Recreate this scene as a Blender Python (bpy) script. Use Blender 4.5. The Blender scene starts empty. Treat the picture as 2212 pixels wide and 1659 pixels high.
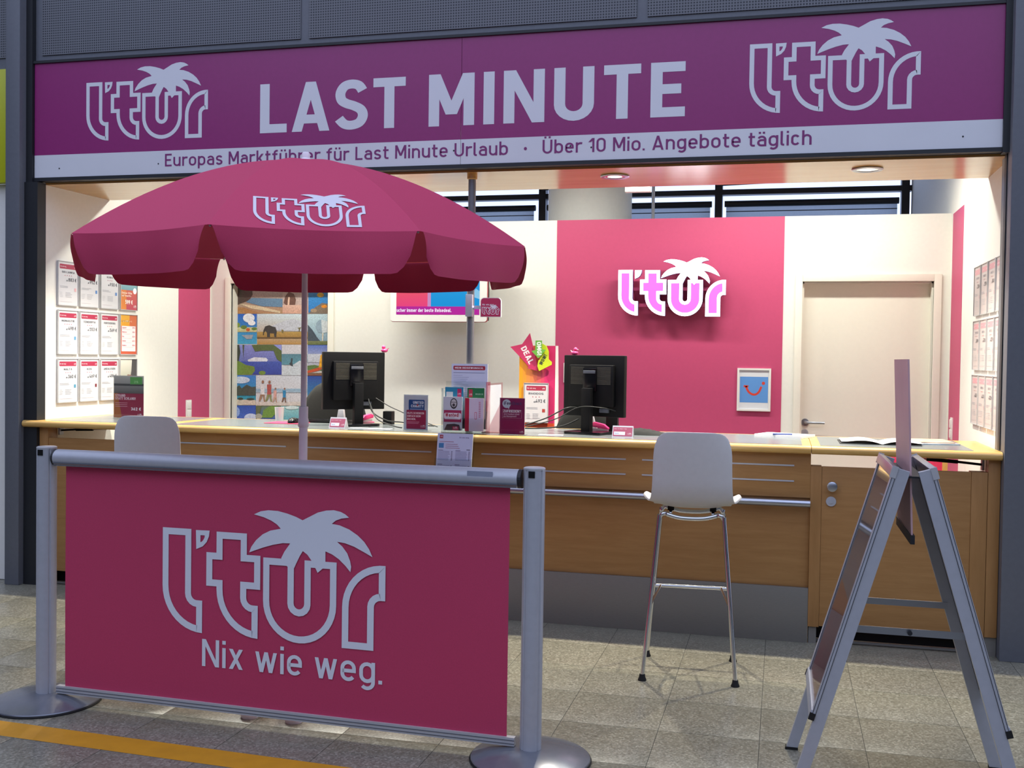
import bpy, bmesh, math, random
from mathutils import Vector, Matrix, geometry
random.seed(7)
S = bpy.context.scene
COL = S.collection
R_ = math.radians

# ------------------------------------------------------------------ camera
F_PX, W_PX, H_PX = 2306.0, 2212.0, 1659.0
EYE = Vector((0, 0, 1.5))
ROT = Matrix(((0.96919309, -0.01996086, 0.24549201),
              (0.24589028, 0.02079521, -0.96907457),
              (0.01423851, 0.99958448, 0.02506276)))
cam_d = bpy.data.cameras.new('camera')
cam_d.sensor_width = 36.0
cam_d.sensor_fit = 'HORIZONTAL'
cam_d.lens = F_PX / W_PX * 36.0
cam_d.clip_end = 200
cam = bpy.data.objects.new('camera', cam_d)
COL.objects.link(cam)
mw = ROT.to_4x4(); mw.translation = EYE
cam.matrix_world = mw
S.camera = cam

# ------------------------------------------------------------------ world, big lights, exposure
wd = bpy.data.worlds.new('hall_daylight'); S.world = wd; wd.use_nodes = True
bg = wd.node_tree.nodes['Background']
bg.inputs['Color'].default_value = (0.60, 0.69, 0.97, 1)
bg.inputs['Strength'].default_value = 1.85
S.view_settings.view_transform = 'Standard'
S.view_settings.look = 'None'
S.view_settings.gamma = 1.0
S.view_settings.exposure = 0.0
S.view_settings.use_curve_mapping = False

# ------------------------------------------------------------------ pixel helpers
def ray(px, py):
    return ROT @ Vector(((px - W_PX / 2) / F_PX, -(py - H_PX / 2) / F_PX, -1.0))
def on_y(px, py, y):
    r = ray(px, py); return EYE + r * (y / r.y)
def on_x(px, py, x):
    r = ray(px, py); return EYE + r * (x / r.x)
def on_z(px, py, z):
    r = ray(px, py); return EYE + r * ((z - EYE.z) / r.z)

# ------------------------------------------------------------------ colour + materials
def lin(h):
    if not isinstance(h, str): return tuple(h[:3])
    h = h.lstrip('#'); o = []
    for i in (0, 2, 4):
        c = int(h[i:i + 2], 16) / 255
        o.append(c / 12.92 if c <= .04045 else ((c + .055) / 1.055) ** 2.4)
    return tuple(o)
def new_mat(name):
    m = bpy.data.materials.new(name); m.use_nodes = True
    return m, m.node_tree.nodes, m.node_tree.links, m.node_tree.nodes['Principled BSDF']
def mat(name, col, rough=.5, metal=0, var=.06, scale=40, bump=0, bscale=200, coat=0, spec=.5, stretch=None, trans=0):
    m, N, L, P = new_mat(name)
    c = lin(col)
    P.inputs['Roughness'].default_value = rough
    P.inputs['Metallic'].default_value = metal
    P.inputs['Specular IOR Level'].default_value = spec
    if coat:
        P.inputs['Coat Weight'].default_value = coat
        P.inputs['Coat Roughness'].default_value = .08
    if trans:
        P.inputs['Transmission Weight'].default_value = trans
    g = N.new('ShaderNodeNewGeometry')
    mp = N.new('ShaderNodeMapping'); L.new(g.outputs['Position'], mp.inputs['Vector'])
    if stretch: mp.inputs['Scale'].default_value = stretch
    t = N.new('ShaderNodeTexNoise'); t.inputs['Scale'].default_value = scale; t.inputs['Detail'].default_value = 4
    L.new(mp.outputs[0], t.inputs['Vector'])
    r = N.new('ShaderNodeValToRGB'); L.new(t.outputs['Fac'], r.inputs[0])
    r.color_ramp.elements[0].position = .3; r.color_ramp.elements[1].position = .7
    r.color_ramp.elements[0].color = tuple(max(0, x * (1 - var)) for x in c) + (1,)
    r.color_ramp.elements[1].color = tuple(min(1, x * (1 + var)) for x in c) + (1,)
    L.new(r.outputs[0], P.inputs['Base Color'])
    if bump:
        b = N.new('ShaderNodeBump'); b.inputs['Strength'].default_value = bump; b.inputs['Distance'].default_value = .002
        t2 = N.new('ShaderNodeTexNoise'); t2.inputs['Scale'].default_value = bscale
        L.new(mp.outputs[0], t2.inputs['Vector'])
        L.new(t2.outputs['Fac'], b.inputs['Height']); L.new(b.outputs[0], P.inputs['Normal'])
    return m
def emit(name, col, strength):
    m, N, L, P = new_mat(name)
    P.inputs['Base Color'].default_value = lin(col) + (1,)
    P.inputs['Emission Color'].default_value = lin(col) + (1,)
    P.inputs['Emission Strength'].default_value = strength
    return m
def glass(name, tint=(.95, .97, 1), rough=.03, alpha=.25):
    m, N, L, P = new_mat(name)
    t = N.new('ShaderNodeBsdfTransparent'); t.inputs[0].default_value = tint + (1,)
    g = N.new('ShaderNodeBsdfGlossy'); g.inputs['Roughness'].default_value = rough
    mx = N.new('ShaderNodeMixShader'); f = N.new('ShaderNodeLayerWeight'); f.inputs[0].default_value = .35
    mth = N.new('ShaderNodeMath'); mth.operation = 'MULTIPLY'; mth.inputs[1].default_value = alpha
    L.new(f.outputs['Facing'], mth.inputs[0]); L.new(mth.outputs[0], mx.inputs[0])
    L.new(t.outputs[0], mx.inputs[1]); L.new(g.outputs[0], mx.inputs[2])
    L.new(mx.outputs[0], N['Material Output'].inputs[0])
    return m
def wood(name, c1, c2, stretch, rough=.35, coat=0):
    m, N, L, P = new_mat(name)
    g = N.new('ShaderNodeNewGeometry'); mp = N.new('ShaderNodeMapping')
    mp.inputs['Scale'].default_value = stretch
    L.new(g.outputs['Position'], mp.inputs[0])
    t = N.new('ShaderNodeTexNoise'); t.inputs['Scale'].default_value = 6; t.inputs['Detail'].default_value = 8
    t.inputs['Roughness'].default_value = .65; t.inputs['Distortion'].default_value = .3
    L.new(mp.outputs[0], t.inputs[0])
    r = N.new('ShaderNodeValToRGB'); r.color_ramp.elements[0].position = .35; r.color_ramp.elements[1].position = .68
    r.color_ramp.elements[0].color = lin(c1) + (1,); r.color_ramp.elements[1].color = lin(c2) + (1,)
    L.new(t.outputs['Fac'], r.inputs[0]); L.new(r.outputs[0], P.inputs['Base Color'])
    P.inputs['Roughness'].default_value = rough
    if coat:
        P.inputs['Coat Weight'].default_value = coat; P.inputs['Coat Roughness'].default_value = .16
    return m
def print_mat(name, rough=.4, emission=0):
    m, N, L, P = new_mat(name)
    a = N.new('ShaderNodeAttribute'); a.attribute_name = 'Col'
    P.inputs['Roughness'].default_value = rough
    if not emission: L.new(a.outputs['Color'], P.inputs['Base Color'])
    if emission:
        L.new(a.outputs['Color'], P.inputs['Emission Color']); P.inputs['Emission Strength'].default_value = emission
        P.inputs['Base Color'].default_value = (0, 0, 0, 1)
    return m

def perforated(name, c, hole, pitch):
    m, N, L, P = new_mat(name)
    g = N.new('ShaderNodeNewGeometry'); sp = N.new('ShaderNodeSeparateXYZ'); L.new(g.outputs['Position'], sp.inputs[0])
    outs = []
    for ax in ('X', 'Z'):
        a = N.new('ShaderNodeMath'); a.operation = 'PINGPONG'; a.inputs[1].default_value = pitch / 2
        L.new(sp.outputs[ax], a.inputs[0])
        b = N.new('ShaderNodeMath'); b.operation = 'GREATER_THAN'; b.inputs[1].default_value = pitch * .21
        L.new(a.outputs[0], b.inputs[0]); outs.append(b)
    mu = N.new('ShaderNodeMath'); mu.operation = 'MULTIPLY'
    L.new(outs[0].outputs[0], mu.inputs[0]); L.new(outs[1].outputs[0], mu.inputs[1])
    mx = N.new('ShaderNodeMix'); mx.data_type = 'RGBA'
    L.new(mu.outputs[0], mx.inputs[0])
    mx.inputs[6].default_value = lin(c) + (1,); mx.inputs[7].default_value = lin(hole) + (1,)
    L.new(mx.outputs[2], P.inputs['Base Color']); P.inputs['Roughness'].default_value = .5
    return m
def terrazzo(name):
    m, N, L, P = new_mat(name)
    g = N.new('ShaderNodeNewGeometry')
    v = N.new('ShaderNodeTexVoronoi'); v.inputs['Scale'].default_value = 130; L.new(g.outputs['Position'], v.inputs['Vector'])
    r = N.new('ShaderNodeValToRGB'); L.new(v.outputs['Color'], r.inputs[0])
    cols = [(0, '#6b6753'), (.3, '#827d65'), (.62, '#908b73'), (.85, '#a8a38a')]
    while len(r.color_ramp.elements) < 4: r.color_ramp.elements.new(.5)
    for e, (p, c) in zip(r.color_ramp.elements, cols): e.position = p; e.color = lin(c) + (1,)
    n = N.new('ShaderNodeTexNoise'); n.inputs['Scale'].default_value = 1.85; n.inputs['Detail'].default_value = 5
    L.new(g.outputs['Position'], n.inputs['Vector'])
    mx = N.new('ShaderNodeMix'); mx.data_type = 'RGBA'; mx.blend_type = 'MULTIPLY'; mx.inputs[0].default_value = .35
    L.new(r.outputs[0], mx.inputs[6]); L.new(n.outputs['Fac'], mx.inputs[7])
    hs = N.new('ShaderNodeHueSaturation'); hs.inputs['Saturation'].default_value = .75; hs.inputs['Value'].default_value = 1.0
    L.new(mx.outputs[2], hs.inputs['Color']); L.new(hs.outputs[0], P.inputs['Base Color'])
    P.inputs['Roughness'].default_value = .3
    return m

M = {}
M['terrazzo'] = terrazzo('terrazzo')
M['grout'] = mat('grout', '#4a4841', .8)
M['steel_blue'] = mat('painted_steel', '#63666d', .42, var=.04)
M['steel_dark'] = mat('dark_steel', '#1d1f23', .5, var=.05)
M['perf'] = perforated('perforated_steel', '#6b6d72', '#272a31', .0155)
M['purple'] = mat('sign_purple_film', '#8e286c', .33, var=.03)
M['sign_white'] = mat('sign_white_film', '#d9dade', .3, var=.02, scale=4)
M['white_print'] = mat('white_print', '#d6d7dc', .4, var=.01)
M['purple_print'] = mat('purple_print', '#7a2668', .4, var=.01)
M['wall_white'] = mat('wall_paint', '#e8e5dd', .7, var=.015, bump=.05, bscale=300)
M['wall_pink'] = mat('pink_paint', '#be456f', .55, var=.02)
M['soffit'] = wood('soffit_laminate', '#b48548', '#c2955a', (.3, 2.0, 2.0), .2, 0)
M['soffit'].node_tree.nodes['Principled BSDF'].inputs['Specular IOR Level'].default_value = .38
M['beech'] = wood('beech_veneer', '#9d7140', '#aa7e4b', (.6, 4, 6), .38)
M['beech_v'] = wood('beech_veneer_upright', '#9b703f', '#a87b49', (5, 5, .6), .38)
M['beech_edge'] = wood('beech_edge', '#c89b52', '#dab26a', (.5, 6, 6), .28, .3)
M['lino'] = mat('grey_linoleum', '#6d7476', .25, var=.04)
M['alu'] = mat('anodised_aluminium', '#b3b6bf', .32, 1, var=.04, scale=8)
M['alu_matt'] = mat('silver_lacquer', '#b4b6bd', .42, .2, var=.03)
M['chrome'] = mat('chrome', '#d8dade', .08, 1, var=.01)
M['kick'] = mat('kick_plate_steel', '#7d7a73', .45, .2, var=.05, stretch=(1, 1, 12))
M['rubber'] = mat('black_rubber', '#101011', .7)
M['black'] = mat('black_plastic', '#0c0c0d', .55, var=.08, spec=.25)
M['black_gloss'] = mat('black_gloss_plastic', '#0d0d10', .2)
M['dark_cloth'] = mat('black_cloth', '#1b1d1c', .9, bump=.3)
M['shell'] = mat('stool_shell_plastic', '#d2d0cc', .45, var=.02)
M['umb'] = mat('umbrella_fabric', '#bd335a', .75, var=.04, scale=300, bump=.15, bscale=700)
M['banner'] = mat('banner_fabric', '#c23a60', .7, var=.05, scale=250, bump=.1, bscale=600)
M['pole_white'] = mat('white_pole_paint', '#ece5ea', .4, var=.02)
M['disc'] = mat('base_lacquer', '#7a7d86', .22, .4, var=.04)
M['tape'] = mat('yellow_floor_tape', '#c98d12', .55, var=.07, scale=12)
M['door_white'] = mat('door_lacquer', '#e4dfd2', .5, var=.01)
M['plastic_white'] = mat('white_plastic', '#e4e2de', .4, var=.01)
M['paper'] = mat('paper', '#e9e8e6', .7, var=.01)
M['acrylic'] = glass('clear_acrylic', (.93, .95, .95), .03, .55)
M['acrylic_pink'] = glass('pink_tinted_acrylic', (.96, .80, .82), .05, .55)
M['pane'] = glass('window_glass', (.93, .96, 1), .02, .4)
M['print'] = print_mat('printed_paper', .45)
M['photo'] = print_mat('photo_print', .35)
_n, _l = M['photo'].node_tree.nodes, M['photo'].node_tree.links
_g = _n.new('ShaderNodeNewGeometry'); _z = _n.new('ShaderNodeTexNoise'); _z.inputs['Scale'].default_value = 95; _z.inputs['Detail'].default_value = 7
_l.new(_g.outputs['Position'], _z.inputs['Vector'])
_r = _n.new('ShaderNodeMapRange'); _r.inputs[1].default_value = .3; _r.inputs[2].default_value = .7; _r.inputs[3].default_value = .78; _r.inputs[4].default_value = 1.18
_l.new(_z.outputs['Fac'], _r.inputs[0])
_m = _n.new('ShaderNodeMix'); _m.data_type = 'RGBA'; _m.blend_type = 'MULTIPLY'; _m.inputs[0].default_value = 1
_a = [x for x in _n if x.type == 'ATTRIBUTE'][0]
_l.new(_a.outputs['Color'], _m.inputs[6]); _l.new(_r.outputs[0], _m.inputs[7]); _l.new(_m.outputs[2], _n['Principled BSDF'].inputs['Base Color'])
M['screen'] = print_mat('lit_screen', .2, 1.0)
M['red_trim'] = mat('red_trim', '#b23343', .35)
M['pink_plastic'] = mat('pink_plastic', '#e0407e', .3, var=.02)
M['yellow'] = mat('yellow_green_sign', '#b7bb17', .35, var=.02)
M['column'] = mat('concrete_column_paint', '#d9d7d2', .6, var=.02)
M['blind'] = mat('blind_fabric', '#6f777c', .8, var=.12, scale=60)
_n, _l = M['blind'].node_tree.nodes, M['blind'].node_tree.links
_t = _n.new('ShaderNodeBsdfTranslucent'); _t.inputs[0].default_value = (.5, .55, .6, 1)
_x = _n.new('ShaderNodeMixShader'); _x.inputs[0].default_value = .5
_l.new(_n['Principled BSDF'].outputs[0], _x.inputs[1]); _l.new(_t.outputs[0], _x.inputs[2]); _l.new(_x.outputs[0], _n['Material Output'].inputs[0])
M['lamp_white'] = emit('lamp_glow', '#fff7ea', 7.0)
M['sign_glow'] = emit('letter_outline_glow', '#fdf4ff', 3.2)
M['sign_glow_pink'] = emit('letter_fill_glow', '#db58f2', 1.0)
M['sign_side'] = mat('letter_side', '#8d7fb8', .4)
M['chair_wood'] = wood('pale_chair_wood', '#b98946', '#cf9f5a', (4, 4, .8), .4)
M['pink_cloth'] = mat('pink_cloth', '#d02d57', .8)
M['cable'] = mat('cable_rubber', '#1c1e1b', .5)
M['frame_silver'] = mat('poster_frame_silver', '#c4c4c6', .35, .3, var=.02)
M['hall'] = mat('hall_panel_grey', '#55585e', .6, var=.04)
M['pole_grey'] = mat('galvanised_pole', '#77787d', .4, .4, var=.04)
M['bulb'] = emit('downlight_bulb', '#fff4e0', 1.6)

# ------------------------------------------------------------------ object helpers
def tag(o, label=None, cat=None, group=None, kind=None):
    if label: o['label'] = label
    if cat: o['category'] = cat
    if group: o['group'] = group
    if kind: o['kind'] = kind
    return o
def empty(name, loc, label=None, cat=None, group=None, kind=None):
    o = bpy.data.objects.new(name, None); o.empty_display_size = .05
    o.location = loc; COL.objects.link(o)
    return tag(o, label, cat, group, kind)
def world_of(o):
    m = Matrix.Translation(o.location)
    return world_of(o.parent) @ o.matrix_parent_inverse @ m if o.parent else m
def link(name, me, parent=None):
    o = bpy.data.objects.new(name, me); COL.objects.link(o)
    if parent:
        o.parent = parent
        o.matrix_parent_inverse = world_of(parent).inverted()
    return o
def rebase(o):
    """move a single-mesh thing's origin to its base centre"""
    vs = [v.co for v in o.data.vertices]
    c = Vector(((min(v.x for v in vs) + max(v.x for v in vs)) / 2, (min(v.y for v in vs) + max(v.y for v in vs)) / 2, min(v.z for v in vs)))
    o.data.transform(Matrix.Translation(-c)); o.location = c
    return o
def dup(root, loc=None, rotz=0, **kw):
    def cp(o, par):
        c = o.copy(); COL.objects.link(c)
        if par: c.parent = par
        for ch in o.children: cp(ch, c)
        return c
    r = cp(root, None)
    if loc is not None: r.location = loc
    r.rotation_euler.z = rotz
    return tag(r, **kw)

class MB:
    def __init__(s): s.v = []; s.f = []
    def add(s, vs, fs):
        b = len(s.v); s.v += [Vector(v) for v in vs]; s.f += [[b + i for i in f] for f in fs]; return s
    def box(s, x0, x1, y0, y1, z0, z1):
        return s.add([(x, y, z) for z in (z0, z1) for y in (y0, y1) for x in (x0, x1)],
                     [(0, 2, 3, 1), (4, 5, 7, 6), (0, 1, 5, 4), (1, 3, 7, 5), (3, 2, 6, 7), (2, 0, 4, 6)])
    def obox(s, c, a, b, d):
        c, a, b, d = map(Vector, (c, a, b, d))
        return s.add([c + i * a + j * b + k * d for k in (-1, 1) for j in (-1, 1) for i in (-1, 1)],
                     [(0, 2, 3, 1), (4, 5, 7, 6), (0, 1, 5, 4), (1, 3, 7, 5), (3, 2, 6, 7), (2, 0, 4, 6)])
    def bar(s, p, q, w, h, up=(0, 0, 1)):
        p, q = Vector(p), Vector(q); d = (q - p).normalized(); u = Vector(up)
        sd = d.cross(u).normalized(); u2 = sd.cross(d)
        return s.obox((p + q) / 2, (q - p) / 2, sd * w / 2, u2 * h / 2)
    def tube(s, path, r, n=12, cap=True, closed=False):
        path = [Vector(p) for p in path]; m = len(path)
        rs = r if isinstance(r, (list, tuple)) else [r] * m
        tan = []
        for i in range(m):
            a = path[(i - 1) % m] if (closed or i > 0) else path[i]
            b = path[(i + 1) % m] if (closed or i < m - 1) else path[i]
            tan.append((b - a).normalized())
        t0 = tan[0]; ref = Vector((0, 0, 1)) if abs(t0.z) < .9 else Vector((1, 0, 0))
        nrm = t0.cross(ref).normalized()
        vs = []
        for i in range(m):
            nrm = (nrm - tan[i] * nrm.dot(tan[i])).normalized()
            bn = tan[i].cross(nrm)
            for k in range(n):
                a = 2 * math.pi * k / n
                vs.append(path[i] + (nrm * math.cos(a) + bn * math.sin(a)) * rs[i])
        fs = []
        for i in range(m if closed else m - 1):
            j = (i + 1) % m
            for k in range(n):
                l = (k + 1) % n
                fs.append((i * n + k, i * n + l, j * n + l, j * n + k))
        if cap and not closed:
            fs.append(tuple(range(n - 1, -1, -1))); fs.append(tuple((m - 1) * n + k for k in range(n)))
        return s.add(vs, fs)
    def lathe(s, prof, c=(0, 0, 0), n=32, axis='z'):
        c = Vector(c); vs = []; fs = []
        for r, z in prof:
            for k in range(n):
                a = 2 * math.pi * k / n
                v = Vector((r * math.cos(a), r * math.sin(a), z))
                if axis == 'y': v = Vector((v.x, -v.z, v.y))
                if axis == 'x': v = Vector((v.z, v.x, v.y))
                vs.append(c + v)
        for i in range(len(prof) - 1):
            for k in range(n):
                l = (k + 1) % n; fs.append((i * n + k, i * n + l, (i + 1) * n + l, (i + 1) * n + k))
        fs.append(tuple(range(n - 1, -1, -1))); fs.append(tuple((len(prof) - 1) * n + k for k in range(n)))
        return s.add(vs, fs)
    def prism(s, pts, d):
        """pts: 3D outline (planar), extruded by d"""
        d = Vector(d); n = len(pts); pts = [Vector(p) for p in pts]
        vs = pts + [p + d for p in pts]
        fs = [tuple(range(n)), tuple(range(2 * n - 1, n - 1, -1))] + [(i, i + n, (i + 1) % n + n, (i + 1) % n) for i in range(n)]
        return s.add(vs, fs)
    def grid(s, fn, nu, nv, wrap=False):
        vs = [fn(i / nu, j / nv) for j in range(nv + 1) for i in range(nu + 1)]
        fs = [(j * (nu + 1) + i, j * (nu + 1) + i + 1, (j + 1) * (nu + 1) + i + 1, (j + 1) * (nu + 1) + i) for j in range(nv) for i in range(nu)]
        return s.add(vs, fs)
    def move(s, mtx):
        s.v = [mtx @ v for v in s.v]; return s
    def mesh(s, name, m, smooth=None, bevel=0, fixn=True):
        me = bpy.data.meshes.new(name); me.from_pydata([tuple(v) for v in s.v], [], s.f)
        bm = bmesh.new(); bm.from_mesh(me)
        if fixn: bmesh.ops.recalc_face_normals(bm, faces=bm.faces)
        if bevel:
            ed = [e for e in bm.edges if len(e.link_faces) == 2 and e.calc_face_angle(0) > .6]
            bmesh.ops.bevel(bm, geom=ed, offset=bevel, segments=2, affect='EDGES', profile=.6, clamp_overlap=True)
        bm.to_mesh(me); bm.free()
        if m: me.materials.append(m)
        if smooth or bevel:
            for p in me.polygons: p.use_smooth = True
            me.set_sharp_from_angle(angle=R_(smooth or 35))
        return me
    def build(s, name, m, parent=None, smooth=None, bevel=0, kind=None, fixn=True):
        o = link(name, s.mesh(name, m, smooth, bevel, fixn), parent)
        if not parent: rebase(o)
        if kind: o['kind'] = kind
        return o
def arc(cx, cy, rx, ry, a0, a1, n=8):
    return [(cx + rx * math.cos(R_(a0 + (a1 - a0) * i / n)), cy + ry * math.sin(R_(a0 + (a1 - a0) * i / n))) for i in range(n + 1)]
def rrect(x0, y0, x1, y1, r, n=4):
    return arc(x1 - r, y1 - r, r, r, 0, 90, n) + arc(x0 + r, y1 - r, r, r, 90, 180, n) + arc(x0 + r, y0 + r, r, r, 180, 270, n) + arc(x1 - r, y0 + r, r, r, 270, 360, n)
def catmull(P, n=5):
    out = []
    for i in range(len(P) - 1):
        p0 = P[max(i - 1, 0)]; p1 = P[i]; p2 = P[i + 1]; p3 = P[min(i + 2, len(P) - 1)]
        for k in range(n):
            t = k / n
            out.append(tuple(.5 * (2 * p1[d] + (p2[d] - p0[d]) * t + (2 * p0[d] - 5 * p1[d] + 4 * p2[d] - p3[d]) * t * t + (3 * p1[d] - p0[d] - 3 * p2[d] + p3[d]) * t ** 3) for d in range(len(p1))))
    out.append(tuple(P[-1])); return out

# ------------------------------------------------------------------ monoline lettering
XH = .735
def glyph(ch, w):
    """advance width, list of strokes; stroke = ('p', pts, closed) centre line or ('d', x0,y0,x1,y1) level-cut diagonal"""
    h = w / 2; o = []
    P = lambda pts, c=False: o.append(('p', pts, c))
    D = lambda *a: o.append(('d',) + a)
    def ring(x0, x1, y0, y1):
        r = (x1 - x0) / 2; P(arc((x0 + x1) / 2, y1 - r, r, r, 0, 180) + arc((x0 + x1) / 2, y0 + r, r, r, 180, 360), True)
    def sm(W, H, pts): P(catmull([(h + u * (W - w), h + v * (H - w)) for u, v in pts]))
    SP = [(.97, .83), (.80, .96), (.5, 1), (.2, .95), (.03, .79), (.08, .62), (.3, .53), (.6, .47), (.9, .37), (.99, .22), (.84, .06), (.5, 0), (.2, .035), (-.03, .17)]
    base = {'ü': 'u', 'ä': 'a', 'ö': 'o', 'Ü': 'U', 'Ä': 'A'}.get(ch, ch)
    c = base; W = .6
    if c == ' ': return .3, []
    if c == 'L': W = .5; P([(h, 1), (h, h), (W, h)])
    elif c == 'E': W = .52; P([(W, 1 - h), (h, 1 - h), (h, h), (W, h)]); P([(h, .51), (W - .06, .51)])
    elif c == 'F': W = .5; P([(W, 1 - h), (h, 1 - h), (h, 0)]); P([(h, .49), (W - .06, .49)])
    elif c == 'T': W = .57; P([(0, 1 - h), (W, 1 - h)]); P([(W / 2, 1 - h), (W / 2, 0)])
    elif c == 'I': W = w; P([(h, 0), (h, 1)])
    elif c == 'H': W = .62; P([(h, 0), (h, 1)]); P([(W - h, 0), (W - h, 1)]); P([(h, .51), (W - h, .51)])
    elif c == 'U': W = .63; r = W / 2 - h; P([(h, 1)] + arc(W / 2, r + h, r, r, 180, 360, 12) + [(W - h, 1)])
    elif c == 'O': W = .63; ring(h, W - h, h, 1 - h)
    elif c == 'Q': W = .63; ring(h, W - h, h, 1 - h); D(W * .6, .25, W, 0)
    elif c in 'CG':
        W = .6; r = W / 2 - h; a = arc(W / 2, 1 - h - r, r, r, 20, 180, 10)
        if c == 'C': P(a + arc(W / 2, h + r, r, r, 180, 340, 10))
        else: P(a + arc(W / 2, h + r, r, r, 180, 360, 10) + [(W - h, .46), (W * .55, .46)])
    elif c == 'S': W = .6; sm(W, 1, SP)
    elif c == 'D': W = .62; r = .26; P([(h, h), (W - h - r, h)] + arc(W - h - r, h + r, r, r, 270, 360) + arc(W - h - r, 1 - h - r, r, r, 0, 90) + [(h, 1 - h)], True)
    elif c in 'PRB':
        W = .6; y = .46; r = (1 - h - y) / 2
        P([(h, 0), (h, 1 - h), (W - h - r, 1 - h)] + arc(W - h - r, y + r, r, r, 90, -90, 10) + [(h, y)])
        if c == 'R': D(W * .48, y, W - w * .58, 0)
        if c == 'B': r2 = (y - h) / 2; P([(h, y), (W - h - r2, y)] + arc(W - h - r2, h + r2, r2, r2, 90, -90, 10) + [(h, h)])
    elif c == 'A': W = .7; g = w * .54; D(g, 0, W / 2, 1); D(W - g, 0, W / 2, 1); P([(W * .22, .25), (W * .78, .25)])
    elif c == 'M': W = .76; P([(h, 0), (h, 1)]); P([(W - h, 0), (W - h, 1)]); D(w * .56, 1, W / 2, .22); D(W - w * .56, 1, W / 2, .22)
    elif c == 'N': W = .66; P([(h, 0), (h, 1)]); P([(W - h, 0), (W - h, 1)]); D(w * .56, 1, W - w * .56, 0)
    elif c == 'V': W = .66; D(w * .54, 1, W / 2, 0); D(W - w * .54, 1, W / 2, 0)
    elif c == 'W': W = .96; D(w * .54, 1, W * .28, 0); D(W / 2, 1, W * .28, 0); D(W / 2, 1, W * .72, 0); D(W - w * .54, 1, W * .72, 0)
    elif c == 'X': W = .64; D(w * .6, 1, W - w * .6, 0); D(W - w * .6, 1, w * .6, 0)
    elif c == 'K': W = .62; P([(h, 0), (h, 1)]); D(W - w * .6, 1, w * .9, .42); D(W * .42, .6, W - w * .58, 0)
    elif c == 'Y': W = .62; D(w * .56, 1, W / 2, .4); D(W - w * .56, 1, W / 2, .4); P([(W / 2, .45), (W / 2, 0)])
    elif c == 'Z': W = .56; P([(0, 1 - h), (W, 1 - h)]); P([(0, h), (W, h)]); D(W - w * .7, 1 - h, w * .7, h)
    elif c == 'J': W = .46; r = W / 2 - h; P([(W - h, 1)] + arc(W / 2, r + h, r, r, 0, -150, 10))
    elif c == 'a':
        W = .54; r = W / 2 - h; P(arc(W / 2, XH - h - r, r, r, 155, 0, 8) + [(W - h, 0)])
        y = .43; q = (y - h) / 2; P([(W - h, y), (h + q, y)] + arc(h + q, h + q, q, q, 90, 270, 8) + [(W - h, h)])
    elif c in 'bp': W = .56; ring(h, W - h, h, XH - h); P([(h, 1 if c == 'b' else XH), (h, 0 if c == 'b' else -.24)])
    elif c in 'dq': W = .56; ring(h, W - h, h, XH - h); P([(W - h, 1 if c == 'd' else XH), (W - h, 0 if c == 'd' else -.24)])
    elif c == 'g': W = .56; ring(h, W - h, h, XH - h); r = W / 2 - h; P([(W - h, XH), (W - h, -.25 + h + r)] + arc(W / 2, -.25 + h + r, r, r, 0, -140, 10))
    elif c == 'c': W = .5; r = W / 2 - h; P(arc(W / 2, XH - h - r, r, r, 25, 180) + arc(W / 2, h + r, r, r, 180, 335))
    elif c == 'e': W = .55; r = W / 2 - h; P([(h, .37), (W - h, .37)] + arc(W / 2, XH - h - r, r, r, 0, 180, 10) + arc(W / 2, h + r, r, r, 180, 325, 10))
    elif c == 'f': W = .4; sx = .17; r = .17; P([(W, 1 - h), (sx + r, 1 - h)] + arc(sx + r, 1 - h - r, r, r, 90, 180, 6) + [(sx, 0)]); P([(0, XH - h), (W - .02, XH - h)])
    elif c in 'hn': W = .55; r = W / 2 - h; P([(h, 1 if c == 'h' else XH), (h, 0)]); P(arc(W / 2, XH - h - r, r, r, 180, 0, 10) + [(W - h, 0)])
    elif c == 'm':
        W = .86; r = (W / 2 - h) / 2; P([(h, XH), (h, 0)])
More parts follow.
